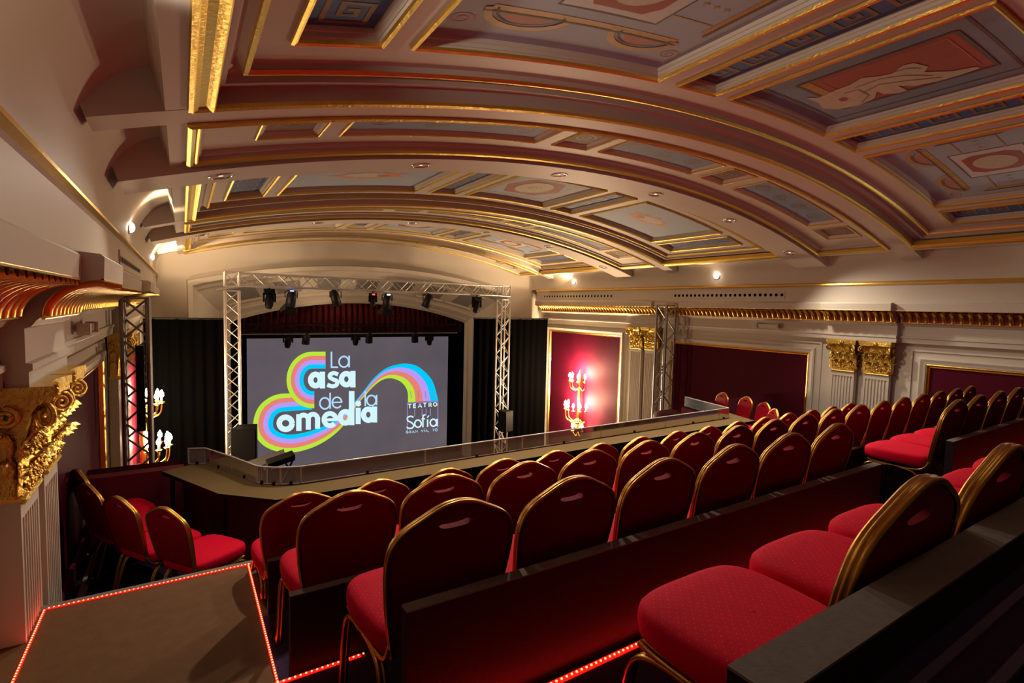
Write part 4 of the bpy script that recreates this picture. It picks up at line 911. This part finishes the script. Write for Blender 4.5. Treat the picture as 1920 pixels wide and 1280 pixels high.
# ------------------------------------------------------------------ banquet chair
HALF = [(0, .902), (.035, .898), (.07, .886), (.11, .866), (.15, .845), (.180, .822), (.199, .790), (.206, .75), (.206, .70), (.199, .62), (.188, .54), (.176, .47)]
def yb(z): return -.205 - (z - .43) * .20
def outline(sc=0.0):
    P = smooth_pts([(x, 0, z) for x, z in HALF], 3)
    L = [(-p.x, p.z) for p in P[1:]][::-1] + [(p.x, p.z) for p in P]
    return L     # left bottom -> peak -> right bottom
def inset(L, d):
    o = []
    for i, (x, z) in enumerate(L):
        a, b = L[max(i - 1, 0)], L[min(i + 1, len(L) - 1)]; dx, dz = b[0] - a[0], b[1] - a[1]; l = math.hypot(dx, dz)
        o.append((x + dz / l * -d * -1 * -1, z - dx / l * d))
    return o
def make_chair():
    r = empty('banquet_chair')
    # back cushion
    L0 = outline(); L0 = [(x, z) for x, z in L0]
    def shrink(d): return [(x - (1 if x > 0 else -1 if x < 0 else 0) * d * (abs(x) / .2) ** .3, z - d * max(0, (z - .6) / .3)) for x, z in L0]
    hole = [(.06 * math.cos(a), .842 + (.008 if math.sin(a) > 0 else .018) * math.sin(a) - .004 * abs(math.cos(a))) for a in [2 * PI * k / 14 for k in range(14)]]
    bm = bmesh.new(); base = []
    def loop(pts, y): return [bm.verts.new((x, yb(z) + y, z)) for x, z in pts]
    rings = [(.006, -.007), (.001, -.005), (.001, .012), (.006, .020), (.020, .026)]
    R = [loop(shrink(d), y) for d, y in rings]; Hb = loop(hole, -.007); Hf = loop(hole, .026)
    def wall(A, B):
        n = len(A)
        for i in range(n): bm.faces.new((A[i], A[(i + 1) % n], B[(i + 1) % n], B[i]))
    for a, b in zip(R[:-1], R[1:]): wall(a, b)
    wall(Hf, Hb)
    for outer, inner in ((R[0], Hb), (R[-1], Hf)):
        es = []
        for l in (outer, inner):
            for i in range(len(l)):
                e_ = bm.edges.get((l[i], l[(i + 1) % len(l)])) or bm.edges.new((l[i], l[(i + 1) % len(l)])); es.append(e_)
        bmesh.ops.triangle_fill(bm, edges=es, use_beauty=True, use_dissolve=False)
    bmesh.ops.recalc_face_normals(bm, faces=bm.faces)
    me = bpy.data.meshes.new('backrest'); bm.to_mesh(me); bm.free(); me.materials.append(MATS['chair_fabric_shaded'])
    ob = bpy.data.objects.new('backrest', me); COL.objects.link(ob); ob.parent = r
    # gold frame: ribbed strip round the cushion
    m = MB(); P = [(-.165, .41)] + L0 + [(.165, .41)]
    prof = [(-.003, -.010), (.005, -.013), (.009, -.011), (.010, -.005), (.0075, -.002), (.011, .001), (.011, .006), (.0075, .009), (.010, .012), (.008, .017), (-.003, .016)]
    rows = []
    for i, (x, z) in enumerate(P):
        a, b = P[max(i - 1, 0)], P[min(i + 1, len(P) - 1)]; dx, dz = b[0] - a[0], b[1] - a[1]; l = math.hypot(dx, dz); nx, nz = -dz / l, dx / l
        rows.append([(x + nx * o, yb(z) + y, z + nz * o) for o, y in prof])
    m.grid(rows, 'gold_frame', True); m.build('back_frame', r)
    # seat
    m = MB()
    hp = smooth_pts([(0, .235, 0), (.10, .233, 0), (.175, .215, 0), (.214, .16, 0), (.222, .06, 0), (.212, -.06, 0), (.19, -.17, 0), (.15, -.20, 0), (0, -.20, 0)], 4)
    pts = [(p.x, p.y) for p in hp] + [(-p.x, p.y) for p in hp[1:-1]][::-1]
    rows = [[(x * f, .015 + (y - .015) * f, z) for x, y in pts] for z, f in ((.395, .5), (.397, .93), (.41, .985), (.43, 1.0), (.452, 1.0), (.468, .985), (.478, .95), (.486, .85), (.490, .6), (.491, .25), (.491, .01))]
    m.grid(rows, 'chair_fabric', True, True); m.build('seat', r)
    # side rails and legs: each a pair of parallel round bars
    for sx in (-1, 1):
        m = MB()
        for o in (-.008, .008):
            X = lambda x: sx * (x + o)
            m.tube(smooth_pts([(X(.172), yb(.45), .45), (X(.174), -.185, .405), (X(.176), -.13, .378), (X(.182), .0, .372), (X(.188), .13, .376), (X(.19), .185, .385)], 3), .0095, 'gold_frame', 6)
        m.build('side_rail', r)
        m = MB()
        for o in (-.008, .008):
            X = lambda x: sx * (x + o)
            m.tube(smooth_pts([(X(.186), .05, .366), (X(.19), .13, .366), (X(.194), .185, .345), (X(.198), .212, .29), (X(.204), .222, .15), (X(.21), .228, .0)], 3), .0095, 'gold_frame', 6)
        m.build('leg', r)
        m = MB()
        for o in (-.008, .008):
            X = lambda x: sx * (x + o)
            m.tube(smooth_pts([(X(.18), -.02, .366), (X(.182), -.10, .362), (X(.184), -.15, .33), (X(.188), -.18, .25), (X(.196), -.215, .10), (X(.20), -.24, .0)], 3), .0095, 'gold_frame', 6)
        m.build('leg', r)
    m = MB(); m.tube([(-.18, -.13, .375), (.18, -.13, .375)], .01, 'gold_frame', 6); m.tube([(-.185, .15, .375), (.185, .15, .375)], .01, 'gold_frame', 6); m.build('stretcher', r)
    return r
CH = make_chair(); used = [False]
def chair(x, y, z, rz, label, group):
    c = CH if not used[0] else copy_tree(CH); used[0] = True
    c.location = (x, y, z); c.rotation_euler = (0, 0, rz); c['label'] = label; c['category'] = 'chair'; c['group'] = group; return c
jit = random.Random(3)
def row(x0, n, dx, y, z, desc, group, k0=0):
    for k in range(n):
        chair(x0 + dx * k, y + jit.uniform(-.008, .008), z, jit.uniform(-.016, .016), f'red banquet chair, {ORD[k]} from the left in {desc}', group)
row(1.135, 6, .474, .668, -1.20, 'the nearest row', 'chairs of the nearest row')
row(.70, 6, .46, 1.67, -1.50, 'the second nearest row', 'chairs of the second row')
row(4.72, 5, .46, 1.67, -1.50, 'the second nearest row, past the gap', 'chairs of the second row past the gap')
row(.60, 17, .46, 2.50, -1.72, 'the third nearest row', 'chairs of the third row')
row(.56, 15, .46, 3.38, -2.00, 'the row next to the counter', 'chairs of the row next to the counter')
for (x, y, a, l) in ((-.49, 5.62, -66, 'rearmost of four'), (-.38, 5.18, -62, 'third from the landing'), (-.17, 4.77, -57, 'second from the landing'), (.11, 4.40, -54, 'nearest to the landing')):
    chair(x, y, -2.35, math.radians(a), f'red chair turned right by the left wall, {l}', 'angled chairs by the left wall')
for (x, y, a, l) in ((7.93, 5.84, 62, 'leftmost and farthest'), (7.92, 5.37, 62, 'second from the left'), (7.70, 4.92, 58, 'third from the left'), (7.33, 4.56, 48, 'rightmost and brightest')):
    chair(x, y, -2.35, math.radians(a), f'red banquet chair facing left behind the counter, {l} of four', 'angled chairs by the right wall')

# ------------------------------------------------------------------ low boards behind each row and LED strips
def board(x0, x1, y0, y1, z0, z1, label, cap=.004):
    m = MB(); m.box(0, x1 - x0, 0, y1 - y0, 0, z1 - z0 - cap, 'board_black'); m.box(0, x1 - x0, 0, y1 - y0, z1 - z0 - cap, z1 - z0, 'board_cap')
    m.build('low_wall', loc=(x0, y0, z0), label=label, category='low wall', group='black low walls behind the chair rows')
board(.555, XR - .02, .297, .362, -1.20, -.43, 'nearest black low wall with a grey top at the lower right')
board(.50, 3.30, 1.275, 1.318, -1.50, -.83, 'black low wall behind the second chair row, lit red at its foot')
board(4.35, XR - .02, 1.275, 1.318, -1.50, -.83, 'black low wall past the gap at the right')
board(.345, XR - .02, 2.13, 2.168, -1.72, -1.17, 'black low wall behind the third chair row')
board(.375, XR - .02, 3.005, 3.04, -2.0, -1.42, 'black low wall behind the row next to the counter')
def led(a, b, label, w=.011, glow=.12):
    A, B = Vector(a), Vector(b); L = (B - A).length; t = (B - A) / L; n = Vector((-t.y, t.x, 0)) * w / 2
    e = empty('led_strip', A, label=label, cat='LED strip', group='red LED strips on the steps')
    m = MB(); D = B - A; z = Vector((0, 0, .006)); m.add([n, D + n, D - n, -n, n + z, D + n + z, D - n + z, -n + z], [(0, 1, 5, 4), (1, 2, 6, 5), (2, 3, 7, 6), (3, 0, 4, 7), (4, 5, 6, 7)], 'led'); m.build('strip', e)
    m = MB(); k = 0; s = .021
    while k * s < L:
        c = t * (k * s + s / 2) + z; m.lathe([(.0045, 0), (.0035, .003), (0, .004)], 'diode', 6, c=c); k += 1
    m.build('diodes', e, kind='stuff')
    if glow:
        l = bpy.data.lights.new('led_light', 'AREA'); l.shape = 'RECTANGLE'; l.size = L; l.size_y = .012; l.energy = glow * L; l.color = (1, .01, .01)
        lo = bpy.data.objects.new('led_light', l); COL.objects.link(lo); c = (A + B) / 2 + Vector((0, 0, .012)); lo.location = c
        M_ = Matrix((t, Vector((-t.y, t.x, 0)) * -1, Vector((0, 0, -1)))).transposed(); lo.rotation_euler = M_.to_euler()
ZL = -1.724
led((-.655, 3.665, ZL), (.335, 3.665, ZL), 'red LED strip along the far edge of the landing', .012)
led((.338, 3.66, ZL), (.338, 2.15, ZL), 'red LED strip down the right edge of the landing')
led((-.662, 3.66, ZL), (-.662, 2.15, ZL), 'red LED strip down the left edge of the landing')
led((.20, 2.105, -1.499), (.62, 2.105, -1.499), 'short red LED strip on the step below the second row', .014)
led((.26, 2.105, -1.499), (.30, 1.7, -1.499), 'red LED strip running back from the step corner', .014)
led((.555, 1.335, -1.20) if False else (.50, 1.240, -1.199), (3.3, 1.240, -1.199), 'long red LED strip at the foot of the nearest black wall', .018, 1.3)
led((4.35, 1.240, -1.199), (9.8, 1.240, -1.199), 'red LED strip at the foot of the wall past the gap', .018, 1.3)
# light strip board leaning by the left wall
m = MB(); m.box(-.025, .025, -.42, .42, 0, .02, 'plaster'); m.build('floor_batten', loc=(-.70, 5.42, -2.35), label='pale batten on the floor along the left wall', category='batten')
m = MB(); m.box(0, .03, 0, 3.2, 0, .16, 'velvet_dark'); struct(m, 'baseboard_left').location = (XL, 4.34, -2.35)
